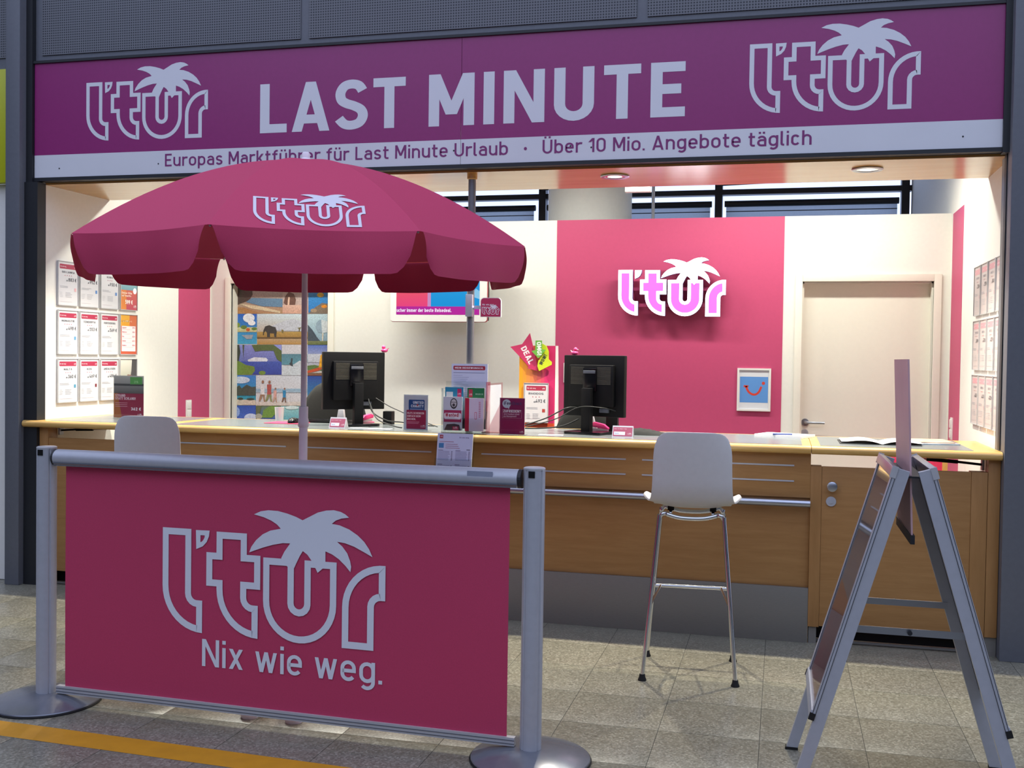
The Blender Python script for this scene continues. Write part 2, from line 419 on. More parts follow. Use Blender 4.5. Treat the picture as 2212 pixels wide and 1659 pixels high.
        for x in (h + r, W / 2 + r): P(arc(x, XH - h - r, r, r, 180, 0, 8) + [(x + r, 0)])
    elif c == 'r': W = .38; r = .2; P([(h, XH), (h, 0)]); P(arc(h + r + .04, XH - h - r, r + .04, r, 180, 65, 8))
    elif c == 'u': W = .55; r = W / 2 - h; P([(h, XH)] + arc(W / 2, h + r, r, r, 180, 360, 10)); P([(W - h, XH), (W - h, 0)])
    elif c == 'i': W = w; P([(h, 0), (h, XH)]); P([(h, 1 - w * 1.05), (h, 1)])
    elif c == 'j': W = w; P([(h, -.2), (h, XH)]); P([(h, 1 - w * 1.05), (h, 1)])
    elif c == 'l': W = w + .09; P([(h, 1), (h, h + .1)] + arc(h + .1, h + .1, .1, .1, 180, 270, 5) + [(W, h)])
    elif c == 'k': W = .52; P([(h, 0), (h, 1)]); D(W - w * .6, XH, w * .9, .28); D(W * .4, .43, W - w * .58, 0)
    elif c == 'o': W = .56; ring(h, W - h, h, XH - h)
    elif c == 's': W = .5; sm(W, XH, SP)
    elif c == 't': W = .38; sx = .15; r = .12; P([(sx, .95), (sx, h + r)] + arc(sx + r, h + r, r, r, 180, 270, 6) + [(W, h)]); P([(0, XH - h), (W, XH - h)])
    elif c == 'v': W = .54; D(w * .54, XH, W / 2, 0); D(W - w * .54, XH, W / 2, 0)
    elif c == 'w': W = .82; D(w * .54, XH, W * .29, 0); D(W / 2, XH, W * .29, 0); D(W / 2, XH, W * .71, 0); D(W - w * .54, XH, W * .71, 0)
    elif c == 'x': W = .54; D(w * .6, XH, W - w * .6, 0); D(W - w * .6, XH, w * .6, 0)
    elif c == 'y': W = .54; D(w * .54, XH, W / 2, 0); D(W - w * .54, XH, W * .34, -.24)
    elif c == 'z': W = .48; P([(0, XH - h), (W, XH - h)]); P([(0, h), (W, h)]); D(W - w * .7, XH - h, w * .7, h)
    elif c == '0': W = .58; ring(h, W - h, h, 1 - h)
    elif c == '1': W = .34; P([(W - h, 0), (W - h, 1)]); D(W - h, 1, w * .3, .72)
    elif c == '2': W = .56; sm(W, 1, [(0, .74), (.1, .92), (.45, 1), (.85, .93), (1, .75), (.9, .55), (.5, .28), (.02, .02)]); P([(0, h), (W, h)])
    elif c == '3': W = .56; sm(W, 1, [(0, .84), (.2, .97), (.5, 1), (.85, .93), (.95, .77), (.8, .6), (.4, .545)]); sm(W, 1, [(.4, .545), (.85, .48), (1, .27), (.85, .07), (.5, 0), (.2, .03), (-.02, .18)])
    elif c == '4': W = .6; D(W * .55, 1, w * .6, .24); P([(w * .2, .24), (W, .24)]); P([(W * .72, .5), (W * .72, 0)])
    elif c == '5': W = .56; P([(W - .03, 1 - h), (.05 + h, 1 - h), (.03 + h, .5)]); sm(W, 1, [(.04, .5), (.25, .62), (.55, .64), (.9, .53), (1, .32), (.88, .08), (.5, 0), (.18, .04), (-.02, .17)])
    elif c == '6': W = .57; ring(h, W - h, h, .62); D(W * .62, 1, w * .8, .38)
    elif c == '7': W = .54; P([(0, 1 - h), (W, 1 - h)]); D(W - w * .55, 1 - h, W * .32, 0)
    elif c == '8': W = .58; ring(h, W - h, h, .56); ring(h + .03, W - h - .03, .54, 1 - h)
    elif c == '9': W = .57; ring(h, W - h, .38, 1 - h); D(W * .38, 0, W - w * .8, .62)
    elif c == '.': W = w; P([(h, 0), (h, w)])
    elif c == '·': W = w; P([(h, .4), (h, .4 + w)])
    elif c == '!': W = w; P([(h, 0), (h, w)]); P([(h, .3), (h, 1)])
    elif c == '?': W = .5; sm(W, 1, [(0, .8), (.15, .95), (.5, 1), (.9, .9), (.95, .7), (.6, .5), (.5, .3)]); P([(W / 2, 0), (W / 2, w)])
    elif c == '€': W = .62; r = W / 2 - h; P(arc(W / 2 + .06, 1 - h - r, r, r, 40, 180, 8) + arc(W / 2 + .06, h + r, r, r, 180, 320, 8)); P([(0, .6), (W * .75, .6)]); P([(0, .4), (W * .72, .4)])
    elif c == "'": W = w; P([(h, .72), (h, 1)])
    elif c == '%': W = .7; ring(h, .26, .6, 1 - h); ring(W - .26, W - h, h, .4); D(W * .8, 1, W * .2, 0)
    elif c == '-': W = .4; P([(0, .4), (W, .4)])
    else: W = .4
    if ch in 'üäöÜÄ':
        t = 1.0 if ch in 'üäö' else 1.24
        for x in (W * .28, W * .72): P([(x, t - w), (x, t)])
    return W, o
def stroke_polys(st, w):
    h = w / 2
    if st[0] == 'd':
        _, x0, y0, x1, y1 = st; L = math.hypot(x1 - x0, y1 - y0); k = h * L / abs(y1 - y0)
        return [[(x0 - k, y0), (x0 + k, y0), (x1 + k, y1), (x1 - k, y1)]]
    pts = []
    for p in st[1]:
        if not pts or math.hypot(p[0] - pts[-1][0], p[1] - pts[-1][1]) > 1e-5: pts.append(p)
    closed = st[2]; n = len(pts)
    if closed and math.hypot(pts[0][0] - pts[-1][0], pts[0][1] - pts[-1][1]) < 1e-5: pts.pop(); n -= 1
    lo, hi = [], []
    for i in range(n):
        def dr(a, b):
            L = math.hypot(b[0] - a[0], b[1] - a[1]) or 1; return ((b[0] - a[0]) / L, (b[1] - a[1]) / L)
        d1 = dr(pts[i - 1], pts[i]) if (closed or i > 0) else None
        d2 = dr(pts[i], pts[(i + 1) % n]) if (closed or i < n - 1) else None
        d1 = d1 or d2; d2 = d2 or d1
        nx, ny = -(d1[1] + d2[1]), d1[0] + d2[0]; L = math.hypot(nx, ny) or 1; nx /= L; ny /= L
        cs = max(.45, nx * -d1[1] + ny * d1[0]); m = h / cs
        lo.append((pts[i][0] - nx * m, pts[i][1] - ny * m)); hi.append((pts[i][0] + nx * m, pts[i][1] + ny * m))
    return [[lo[i], lo[(i + 1) % n], hi[(i + 1) % n], hi[i]] for i in range(n if closed else n - 1)]
def text_polys(s, x, y, H, w=.15, width=None, gap=.13, align='l'):
    """polygons of a line of lettering, cap height H; width fits the line to that length"""
    out = []; cx = 0; space = .46
    for ch in s:
        if ch == ' ': cx += space - gap; cx += gap * 0; continue
        W, st = glyph(ch, w)
        for k, q in enumerate(st):
            for poly in stroke_polys(q, w): out.append((k, [(cx + a, b) for a, b in poly]))
        cx += W + gap
    tot = max(1e-6, cx - gap); sx = (width / tot) if width else H
    if align == 'c': x = x - tot * sx / 2
    if align == 'r': x = x - tot * sx
    return [(k, [(x + a * sx, y + b * H) for a, b in p]) for k, p in out]

# ------------------------------------------------------------------ palm logo (unit: metres on the banner, width .985)
def inset(pts, w):
    n = len(pts); A = sum(pts[i][0] * pts[(i + 1) % n][1] - pts[(i + 1) % n][0] * pts[i][1] for i in range(n))
    s = 1 if A > 0 else -1; out = []
    for i in range(n):
        a, b, c = pts[i - 1], pts[i], pts[(i + 1) % n]
        def dr(p, q):
            L = math.hypot(q[0] - p[0], q[1] - p[1]) or 1; return ((q[0] - p[0]) / L, (q[1] - p[1]) / L)
        d1, d2 = dr(a, b), dr(b, c)
        n1 = (-d1[1] * s, d1[0] * s); n2 = (-d2[1] * s, d2[0] * s)
        k = 1 + n1[0] * n2[0] + n1[1] * n2[1]; k = max(k, .35)
        out.append((b[0] + (n1[0] + n2[0]) / k * w, b[1] + (n1[1] + n2[1]) / k * w))
    return out
LOGO_W = .985
LETTERS = {
    'l': [(0, .427), (.133, .427)] + arc(.16, .164, .027, .027, 180, 270, 5) + [(.185, .137), (.185, .004)] + arc(.185, .19, .185, .186, 262, 180, 10),
    't': [(.249, .423), (.386, .423), (.386, .337), (.447, .337), (.447, .2), (.385, .2)] + arc(.414, .164, .029, .029, 180, 270, 5) + [(.437, .135), (.437, .002)] + arc(.437, .19, .187, .188, 262, 180, 10) + [(.25, .2), (.203, .2), (.203, .337), (.249, .337)],
    'u': [(.46, .332), (.595, .332)] + arc(.618, .158, .023, .023, 180, 360, 8) + [(.641, .332), (.779, .332)] + arc(.6195, .16, .1595, .16, 0, -180, 20),
    'r': [(.985, .332), (.985, .195)] + arc(.966, .167, .028, .028, 90, 180, 5) + [(.938, -.002), (.804, -.002)] + arc(.972, .16, .168, .172, 180, 94, 10),
}
APOS = [(.154, .424), (.217, .425), (.214, .401), (.204, .378), (.186, .359), (.156, .346)]
APOS_H = [(.175, .404), (.195, .404), (.194, .396), (.19, .388), (.184, .38), (.175, .375)]
PALM = [(.417, .502), (.447, .516), (.481, .522), (.523, .521), (.564, .513), (.602, .502), (.631, .49), (.66, .505), (.696, .524), (.733, .534), (.765, .537), (.794, .532), (.814, .523), (.83, .511), (.798, .506), (.774, .497), (.757, .483), (.79, .479), (.831, .465), (.867, .444), (.895, .42), (.916, .392), (.93, .363), (.892, .381), (.852, .399), (.815, .41), (.78, .414), (.803, .396), (.824, .371), (.836, .342), (.841, .32), (.838, .298), (.816, .322), (.788, .346), (.759, .363), (.731, .373), (.731, .317), (.719, .304), (.698, .286), (.688, .304), (.672, .331), (.653, .355), (.633, .368), (.62, .347), (.606, .319), (.595, .296), (.566, .302), (.539, .334), (.553, .361), (.578, .395), (.545, .394), (.503, .385), (.461, .372), (.423, .358), (.397, .348), (.406, .371), (.427, .399), (.456, .424), (.49, .441), (.536, .451), (.519, .467), (.494, .481), (.46, .493)]
SW = .0275
def logo_polys(x, y, width):
    k = width / LOGO_W; out = []
    def ring(a, b):
        n = len(a); return [[a[i], a[(i + 1) % n], b[(i + 1) % n], b[i]] for i in range(n)]
    for L in LETTERS.values(): out += [(0, r) for r in ring(L, inset(L, SW))]
    out += [(0, r) for r in ring(APOS, APOS_H)]; out.append((1, PALM))
    return [(i, [(x + a * k, y + b * k) for a, b in p]) for i, p in out]

# ------------------------------------------------------------------ flat prints
class Print:
    """coloured flat shapes on a plane O + u*U + v*V, layer by layer along Nn"""
    def __init__(s, O, U, V, Nn=None, step=.0005):
        s.O, s.U, s.V = Vector(O), Vector(U), Vector(V)
        s.N = Vector(Nn) if Nn else s.U.cross(s.V).normalized()
        s.vs = []; s.fs = []; s.cs = []; s.step = step; s.layer = 0; s.k = 0
    def up(s): s.layer += 1; s.k = 0; return s
    def poly(s, pts, col, col2=None, ax=1, lay=None):
        if lay is None: lay = s.layer + min(.95, .012 * s.k); s.k += 1
        b = len(s.vs); c1 = lin(col); c2 = lin(col2) if col2 else c1
        lo = min(p[ax] for p in pts); hi = max(p[ax] for p in pts)
        for p in pts:
            s.vs.append(s.O + s.U * p[0] + s.V * p[1] + s.N * (s.step * lay))
            t = (p[ax] - lo) / ((hi - lo) or 1)
            s.cs.append(tuple(a + (c - a) * t for a, c in zip(c1, c2)))
        s.fs.append(list(range(b, b + len(pts)))); return s
    def rect(s, x0, y0, x1, y1, col, col2=None, ax=1): return s.poly([(x0, y0), (x1, y0), (x1, y1), (x0, y1)], col, col2, ax)
    def rr(s, x0, y0, x1, y1, r, col, col2=None): return s.poly(rrect(x0, y0, x1, y1, r), col, col2)
    def disc(s, x, y, r, col, ry=None, n=16): return s.poly(arc(x, y, r, ry or r, 0, 360 - 360 / n, n - 1), col)
    def polys(s, L, col):
        for q in L:
            i, p = q if isinstance(q, tuple) else (0, q)
            s.poly(p, col, lay=s.layer + .22 * i)
        return s
    def text(s, t, x, y, H, col, w=.15, width=None, align='l', gap=.13): return s.polys(text_polys(t, x, y, H, w, width, gap, align), col)
    def logo(s, x, y, width, col): return s.polys(logo_polys(x, y, width), col)
    def lines(s, x0, x1, y, n, dy, col, th, jitter=.35):
        for i in range(n):
            e = x1 - (x1 - x0) * random.random() * jitter
            s.rect(x0, y - i * dy - th, e, y - i * dy, col)
        return s
    def build(s, name, parent=None, m=None, mapf=None, sub=0):
        me = bpy.data.meshes.new(name); me.from_pydata([tuple(v) for v in s.vs], [], s.fs)
        a = me.color_attributes.new('Col', 'FLOAT_COLOR', 'POINT')
        for i, c in enumerate(s.cs): a.data[i].color = c + (1,)
        bm = bmesh.new(); bm.from_mesh(me)
        for f in bm.faces:
            if f.normal.dot(s.N) < 0: f.normal_flip()
        if sub:
            bmesh.ops.triangulate(bm, faces=bm.faces)
            for _ in range(8):
                ed = [e for e in bm.edges if e.calc_length() > sub]
                if not ed: break
                bmesh.ops.subdivide_edges(bm, edges=ed, cuts=1, use_grid_fill=False)
                bmesh.ops.triangulate(bm, faces=bm.faces)
        if mapf:
            for v in bm.verts: v.co = mapf(v.co)
        bm.to_mesh(me); bm.free()
        me.materials.append(m or M['print'])
        o = link(name, me, parent)
        if not parent: rebase(o)
        return o
X_, Y_, Z_ = Vector((1, 0, 0)), Vector((0, 1, 0)), Vector((0, 0, 1))
# ================================================================== THE SETTING
YF = 5.88            # facade plane
XL, XR, YB = -4.62, 1.12, 8.0
ZS = 2.565           # soffit height
floor = MB().box(-9, 7, -7, 11, -.08, -.004).build('floor', M['terrazzo'], kind='structure')
MB().box(-6.06, 2.74, 2.3, 5.9, -.004, -.0015).build('grout_bed', M['grout'], floor)
tile = MB().box(-.1988, .1988, -.1988, .1988, -.0015, 0).mesh('floor_tile', M['terrazzo'], bevel=.0005)
for i in range(22):
    for j in range(9):
        o = link('floor_tile', tile, floor); o.location = (-6.06 + .2 + .4 * i, 2.3 + .2 + .4 * j, 0)
        o.matrix_parent_inverse = Matrix.Translation(-floor.location)
MB().box(-9, 7, -7.1, -7, 0, 6).build('wall_hall_rear', M['hall'], kind='structure')  # the three hall walls are unseen, put in to block low-angle daylight
MB().box(-9.1, -9, -7, 5.9, 0, 6).build('wall_hall_left', M['hall'], kind='structure')
MB().box(7, 7.1, -7, 5.9, 0, 6).build('wall_hall_right', M['hall'], kind='structure')
MB().box(-9, 7, 5.97, 10.9, 4.6, 4.7).build('ceiling_hall', M['hall'], kind='structure')
# columns of the facade
xcl = on_y(12, 150, 5.80).x
b = MB().box(xcl, -4.70, 5.80, 6.05, 0, 6.5)
b.build('column_left', M['steel_blue'], kind='structure', bevel=.004)
b = MB().box(1.088, 1.30, 5.80, 6.05, 0, 6.5)
cr = b.build('column_right', M['steel_blue'], kind='structure', bevel=.004)
MB().box(1.30, 1.62, 5.84, 6.05, 0, 6.5).build('column_recess', M['steel_dark'], cr)
MB().box(-4.70, -4.602, 5.845, 5.925, 0, 2.57).box(-4.70, -4.655, 5.86, 5.925, 2.57, 6.5).build('trim_1', M['steel_dark'], kind='structure')
MB().box(1.056, 1.088, 5.86, 5.93, 2.57, 6.5).box(1.082, 1.12, 5.90, 5.95, 1.06, 2.57).build('trim_2', M['steel_dark'], kind='structure')
# perforated upper facade
wu = MB().box(-4.655, 1.056, 5.895, 5.96, 3.30, 6.5).build('wall_upper', M['steel_blue'], kind='structure')
for x0, x1 in ((-4.605, -2.82), (-2.765, -.815), (-.755, 1.03)):
    pn = MB().box(x0, x1, 5.887, 5.895, 3.375, 5.6).build('perforated_panel', M['perf'], wu)
MB().box(-4.655, 1.056, 5.868, 5.895, 3.322, 3.338).build('drip_rail', M['steel_dark'], wu)
# neighbouring shop on the left
wl2 = MB().box(-9, xcl, 5.895, 5.96, 3.30, 6.5).build('wall_neighbour_upper', M['steel_blue'], kind='structure')
MB().box(-6.8, xcl - .01, 5.887, 5.895, 3.375, 5.6).build('perforated_panel', M['perf'], wl2)
ny = MB().box(-8.8, xcl, 5.87, 5.93, 2.575, 3.30).build('neighbour_sign', M['yellow'], bevel=.003)
tag(ny, 'yellow-green sign board of the neighbouring shop beyond the left column', 'sign')
MB().box(-9, xcl, 5.93, 5.99, 0, 2.575).build('wall_neighbour', M['wall_white'], kind='structure')
# kiosk shell
wl = MB().box(-4.70, XL, 5.925, 10.5, 0, 4.6).build('wall_left', M['wall_white'], kind='structure')
MB().box(XL, XL + .002, 7.51, 7.985, 0, 2.548).build('pink_stripe', M['wall_pink'], wl)
wr = MB().box(XR, XR + .1, 5.95, 10.5, 0, 4.6).build('wall_right', M['wall_white'], kind='structure')
MB().box(XR - .002, XR, 7.45, 7.90, 0, 2.53).build('pink_stripe', M['wall_pink'], wr)
ceil = MB().box(XL, XR, 5.945, 6.62, ZS, ZS + .06).build('ceiling', M['soffit'], kind='structure')
d1 = (on_y(1730, 800, YB).x, on_y(2013, 800, YB).x, 2.075)
d2 = (on_y(499, 800, YB).x, on_y(709, 800, YB).x, 2.075)
b = MB()
b.box(XL, d2[0], YB, YB + .13, 0, 2.548).box(d2[1], d1[0], YB, YB + .13, 0, 2.548).box(d1[1], XR, YB, YB + .13, 0, 2.548)
b.box(d2[0], d2[1], YB, YB + .13, d2[2], 2.548).box(d1[0], d1[1], YB, YB + .13, d1[2], 2.548)
wb = b.build('wall_back', M['wall_white'], kind='structure')
px0, px1 = on_y(1202, 600, YB).x, on_y(1693, 600, YB).x
MB().box(px0, px1, YB - .003, YB, 0, 2.548).build('pink_panel', M['wall_pink'], wb)
def make_door(name, d, handle):
    x0, x1, zt = d
    dr = MB().box(x0 + .004, x1 - .004, YB + .085, YB + .125, 0.01, zt - .004).build(name, M['door_white'], kind='structure')
    w = .05
    MB().box(x0 - w, x0, YB - .022, YB + .02, 0, zt + w).box(x1, x1 + w, YB - .022, YB + .02, 0, zt + w).box(x0, x1, YB - .022, YB + .02, zt, zt + w).build('door_frame', M['door_white'], dr, bevel=.003)
    MB().box(x0 - .0, x0 + .012, YB + .02, YB + .13, 0, zt).box(x1 - .012, x1, YB + .02, YB + .13, 0, zt).box(x0, x1, YB + .02, YB + .13, zt - .012, zt).build('door_lining', M['door_white'], dr)
    if handle:
        h = on_y(1739, 912, YB + .085); yf = YB + .085
        MB().lathe([(.027, 0), (.027, .008)], (h.x, yf, h.z), 24, 'y').build('door_rosette', M['alu'], dr, smooth=40)
        MB().tube([(h.x, yf, h.z), (h.x, yf - .045, h.z), (h.x + .012, yf - .055, h.z), (h.x + .135, yf - .055, h.z)], .0095, 12).build('door_handle', M['alu'], dr, smooth=50)
        MB().lathe([(.027, 0), (.027, .008)], (h.x - .002, yf, h.z - .078), 24, 'y').box(h.x - .005, h.x + .003, yf - .014, yf - .004, h.z - .095, h.z - .063).build('lock_rosette', M['alu_matt'], dr, smooth=40)
    return dr
door1 = make_door('door_1', d1, True)
door2 = make_door('door_2', d2, False)
# window wall far behind the partition
YW = 10.5
win = MB()
for px in (1553, 1955, 1174, 700, 300):
    x = on_y(px, 430, YW).x; win.box(x - .035, x + .035, YW - .06, YW + .06, 0, 4.6)
win.box(XL, XR, YW - .05, YW + .05, 3.085, 3.135)
win.box(XL, XR, YW - .05, YW + .05, 0, .3).box(XL, XR, YW - .05, YW + .05, 4.4, 4.6)
win = win.build('window_1', M['steel_dark'], kind='structure')
xs = [XL] + sorted(on_y(px, 430, YW).x for px in (300, 700, 1174, 1553, 1955)) + [XR]
for a, c in zip(xs, xs[1:]):
    if c - a < .15: continue
    MB().box(a + .03, c - .03, YW + .0, YW + .006, .3, 4.4).build('glass_pane', M['pane'], win)
    MB().tube([(a + .06, YW - .09, 2.99), (c - .06, YW - .09, 2.99)], .03, 12).build('blind_roller', M['steel_dark'], win, smooth=40)
    MB().add([(a + .075, YW - .09, .4), (c - .075, YW - .09, .4), (c - .075, YW - .09, 2.97), (a + .075, YW - .09, 2.97)], [(0, 1, 2, 3)]).build('blind', M['blind'], win)
    MB().box(a + .075, c - .075, YW - .096, YW - .091, 2.913, 2.921).build('blind_batten', M['steel_dark'], win)
    MB().bar((a + .02, YW - .12, 3.165), (c - .02, YW - .12, 3.215), .02, .012).bar((a + .3, YW - .3, 3.18), (a + .45, YW - .02, 3.36), .02, .02).bar((c - .3, YW - .3, 3.18), (c - .35, YW - .02, 3.4), .02, .02).build('window_strut', M['steel_dark'], win)
ccx = (on_y(1183, 430, 8.75).x + on_y(1368, 430, 8.75).x) / 2
MB().lathe([(.345, 0), (.345, 4.6)], (ccx, 8.75, 0), 48).build('column_rear', M['column'], kind='structure', smooth=40)
hp = on_y(1411, 440, 9.3)
o = MB().tube([(hp.x, 9.3, 0), (hp.x, 9.3, 4.6)], .014, 12).build('downpipe', M['plastic_white'], smooth=40)
tag(o, 'thin white vertical pipe rising behind the pink partition beside the round column', 'pipe')

# ---- luminaires above the soffit gap (they light the back wall)
SG = .012
def wall_washer(x, y, z, length, power, label):
    t = empty('wall_washer_lamp', (x, y, z), label, 'lamp', 'lamps hung behind the soffit')
    MB().box(x - length / 2, x + length / 2, y - .06, y + .06, z + .035, z + .075).build('lamp_housing', M['plastic_white'], t, bevel=.004)
    MB().box(x - length / 2 + .02, x + length / 2 - .02, y - .045, y + .045, z + .005, z + .033).build('lamp_tube', M['lamp_white'], t, bevel=.01)
    for s in (-1, 1):
        MB().tube([(x + s * length * .35, y, z + .075), (x + s * length * .35, y, 4.6)], .004, 8).build('suspension_rod', M['alu_matt'], t)
    L = bpy.data.lights.new('lamp_light', 'AREA'); L.shape = 'RECTANGLE'; L.size = length - .05; L.size_y = .1
    L.energy = power * 1.75; L.color = (.97, 1, .91)
    lo = bpy.data.objects.new('lamp_light', L); COL.objects.link(lo); lo.parent = t
    lo.location = (0, 0, -.004)
    return t
wall_washer(.0, 7.12, 2.98, 1.6, 24, 'long wall-washer lamp above the pink partition')
wall_washer(-3.3, 7.12, 2.98, 1.5, 24, 'long wall-washer lamp above the photo-covered door')
wall_washer(-1.7, 7.12, 3.05, .9, 11, 'short wall-washer lamp above the wall screen')
# floodlight that peeks out under the soffit edge
fp = on_y(1378, 403, 7.0)
fl_ = empty('floodlight', (fp.x, 7.0, fp.z), 'small glaring floodlight peeking out under the soffit by the round column', 'lamp')
MB().box(fp.x - .085, fp.x + .085, 6.99, 7.04, fp.z - .035, fp.z + .05).build('floodlight_housing', M['plastic_white'], fl_, bevel=.004)
MB().box(fp.x - .08, fp.x + .08, 6.983, 6.99, fp.z - .03, fp.z + .045).build('floodlight_glass', M['lamp_white'], fl_, bevel=.002)
MB().tube([(fp.x, 7.03, fp.z + .02), (fp.x, 7.06, 4.6)], .006, 8).build('suspension_rod', M['alu_matt'], fl_)
# ---- recessed downlights in the soffit
def downlight(x, label):
    y = 6.2
    t = empty('downlight', (x, y, ZS), label, 'lamp', 'downlights in the wooden soffit')
    MB().lathe([(.058, 0), (.082, 0), (.085, -.006), (.080, -.010), (.060, -.008), (.058, 0)], (x, y, ZS), 32).build('ring', M['alu'], t, smooth=50)
    MB().lathe([(.060, -.006), (.045, -.002), (.02, -.001)], (x, y, ZS), 24).build('reflector', M['chrome'], t)
    MB().lathe([(.046, -.003), (.044, -.006), (.012, -.009), (.001, -.009)], (x, y, ZS), 12).build('bulb', M['bulb'], t)
    L = bpy.data.lights.new('lamp_light', 'SPOT'); L.energy = 210; L.spot_size = R_(112); L.spot_blend = .75; L.shadow_soft_size = .03
    L.color = (1, .92, .76)
    lo = bpy.data.objects.new('lamp_light', L); COL.objects.link(lo); lo.parent = t; lo.location = (0, 0, -.02)
downlight(-.97, 'round downlight in the soffit above the right-hand monitor')
downlight(.43, 'rightmost round downlight, above the wooden gate with a knob')
downlight(-2.40, 'round downlight in the soffit hidden above the umbrella canopy')
downlight(-3.80, 'leftmost round downlight, at the left shoulder of the umbrella')

# ================================================================== SHOP SIGN
sg = empty('shop_sign', (-1.8, YF, 2.585), 'long purple shop sign board with white lettering and white slogan strip', 'sign')
seam = on_y(996, 250, YF).x
for x0, x1 in ((-4.652, seam - .0012), (seam + .0012, 1.056)):
    MB().box(x0, x1, YF, YF + .05, 2.73, 3.317).build('purple_panel', M['purple'], sg)
    MB().box(x0, x1, YF, YF + .05, 2.588, 2.73).build('white_strip', M['sign_white'], sg)
MB().box(-4.655, 1.058, YF - .004, YF + .065, 2.566, 2.588).build('bottom_rail', M['steel_dark'], sg)
sgp = Print((0, YF - .001, 0), X_, Z_, -Y_)
W1 = '#d9dadf'
sgp.text('LAST', -3.075, 2.812, .292, W1, .178, width=.925, gap=.09)
sgp.text('MINUTE', -2.008, 2.810, .297, W1, .178, width=1.465, gap=.15)
sgp.build('headline_lettering', sg)
for lx, lw in ((-.204, .862), (-4.274, .85)):
    lp = Print((0, YF - .001, 0), X_, Z_, -Y_); lp.logo(lx, 2.803, lw, W1); lp.build('palm_logo_print', sg)
sgt = Print((0, YF - .001, 0), X_, Z_, -Y_)
P1 = '#7d2a6c'
sgt.text('Europas Marktführer für Last Minute Urlaub', -3.716, 2.633, .077, P1, .132, width=2.183)
sgt.disc(-1.431, 2.665, .009, P1)
sgt.text('Über 10 Mio. Angebote täglich', -1.332, 2.633, .077, P1, .132, width=1.456)
sgt.build('slogan_print', sg)
for px, py in ((128, 368), (342, 358), (1232, 320), (1277, 323), (2080, 300), (980, 330)):
    q = on_y(px, py, YF)
    MB().lathe([(.005, 0), (.004, .002)], (q.x, YF, q.z), 10, 'y').build('screw', M['steel_dark'], sg)
sg.location.z += .012        # parts follow
# ================================================================== COUNTER
ZT = 1.055
XA, XB = -3.72, .155
cn = empty('service_counter', (-1.8, 5.9, 0), 'long beech service counter with steel kick plate and chrome rail', 'counter')
for x0, x1 in ((XA, -1.812), (-1.808, XB)):
    MB().box(x0, x1, 5.870, 5.890, .775, 1.012).build('upper_panel', M['beech'], cn, bevel=.002)
    MB().box(x0, x1, 5.895, 5.915, .292, .775).build('lower_panel', M['beech'], cn, bevel=.002)
    MB().box(x0, x1, 5.872, 5.895, 0, .292).build('kick_plate', M['kick'], cn, bevel=.001)
MB().box(XA, XB, 5.915, 5.94, 0, 1.0).box(XA, XA + .02, 5.94, 6.5, 0, 1.0).box(XB - .02, XB, 5.94, 6.5, 0, 1.0).build('carcass', M['beech_v'], cn)
for x0, x1 in ((-3.64, -2.88), (-2.765, -1.962), (-1.661, -.831), (-.741, .07)):
    for z in (.945, .862):
        MB().box(x0, x1, 5.8665, 5.872, z - .004, z + .004).build('groove_strip', M['alu_matt'], cn)
MB().tube([(XA, 5.845, .747), (XB, 5.845, .747)], .02, 16).build('handrail', M['alu'], cn, smooth=40)
for x in (-3.4, -2.1, -1.0, -.1):
    MB().box(x - .012, x + .012, 5.85, 5.90, .737, .757).build('rail_bracket', M['alu'], cn)
def worktop(x0, x1, label, inl, ends=(.07, .07)):
    t = empty('worktop', ((x0 + x1) / 2, 6.2, 1.012), label, 'worktop')
    prof = [(y, z) for y, z in arc(5.836, 1.0335, .0215, .0215, 90, 270, 8)] + [(6.61, 1.012), (6.61, ZT)]
    MB().prism([(x0, y, z) for y, z in prof], (x1 - x0, 0, 0)).build('top_slab', M['beech_edge'], t, smooth=40)
    MB().box(x0 + ends[0], x1 - ends[1], 5.862, 6.57, ZT - .001, ZT + .0012).build('linoleum_inlay', inl, t)
    return t
worktop(XA + .0015, XB - .0015, 'main worktop with grey linoleum inlay and beech edge, carrying both monitors', M['lino'], (.06, .045))
worktop(-4.69, XA - .0015, 'left flap worktop beside the wall of price posters', M['lino'], (.16, .05))
worktop(XB + .0015, 1.085, 'right flap worktop carrying the open magazines', M['lino'], (.045, .13))
def gate(x0, x1, sgn, label, knob):
    t = empty('counter_gate', ((x0 + x1) / 2, 5.9, 0), label, 'gate')
    MB().box(x0, x1, 5.872, 5.897, .095, .945).build('gate_leaf', M['beech'], t, bevel=.002)
    if knob:
        for px, py, r, n in ((1797, 1050, .026, 'knob'), (1795, 1083, .026, 'lock')):
            q = on_y(px, py, 5.872)
            if n == 'knob': MB().lathe([(.012, 0), (.012, .02), (.027, .026), (.026, .04), (.015, .044)], (q.x, 5.872, q.z), 24, 'y').build(n, M['alu'], t, smooth=40)
            else: MB().lathe([(.026, 0), (.026, .007), (.012, .008), (.012, .011)], (q.x, 5.872, q.z), 24, 'y').box(q.x - .002, q.x + .002, 5.859, 5.862, q.z - .006, q.z + .006).build(n, M['alu_matt'], t, smooth=40)
def gap_shade(x0, x1, label):
    o = MB().box(x0, x1, 6.0, 6.02, 0, .11).build('gap_shade_strip', M['rubber']); tag(o, label, 'board', 'black strips added as shade under the counter gates')  # added black strip, stands in for the shade in the gap below a gate
gap_shade(.16, 1.08, 'black strip added as shade in the gap under the gate leaf with a knob')
gap_shade(-4.60, -3.74, 'black strip added as shade in the gap under the left gate leaf')
gate(.2125, .9485, 1, 'beech gate leaf with silver knob and lock under the right flap', True)
gate(-4.5345, -3.7725, -1, 'beech gate leaf under the left flap, behind the banner barrier', False)
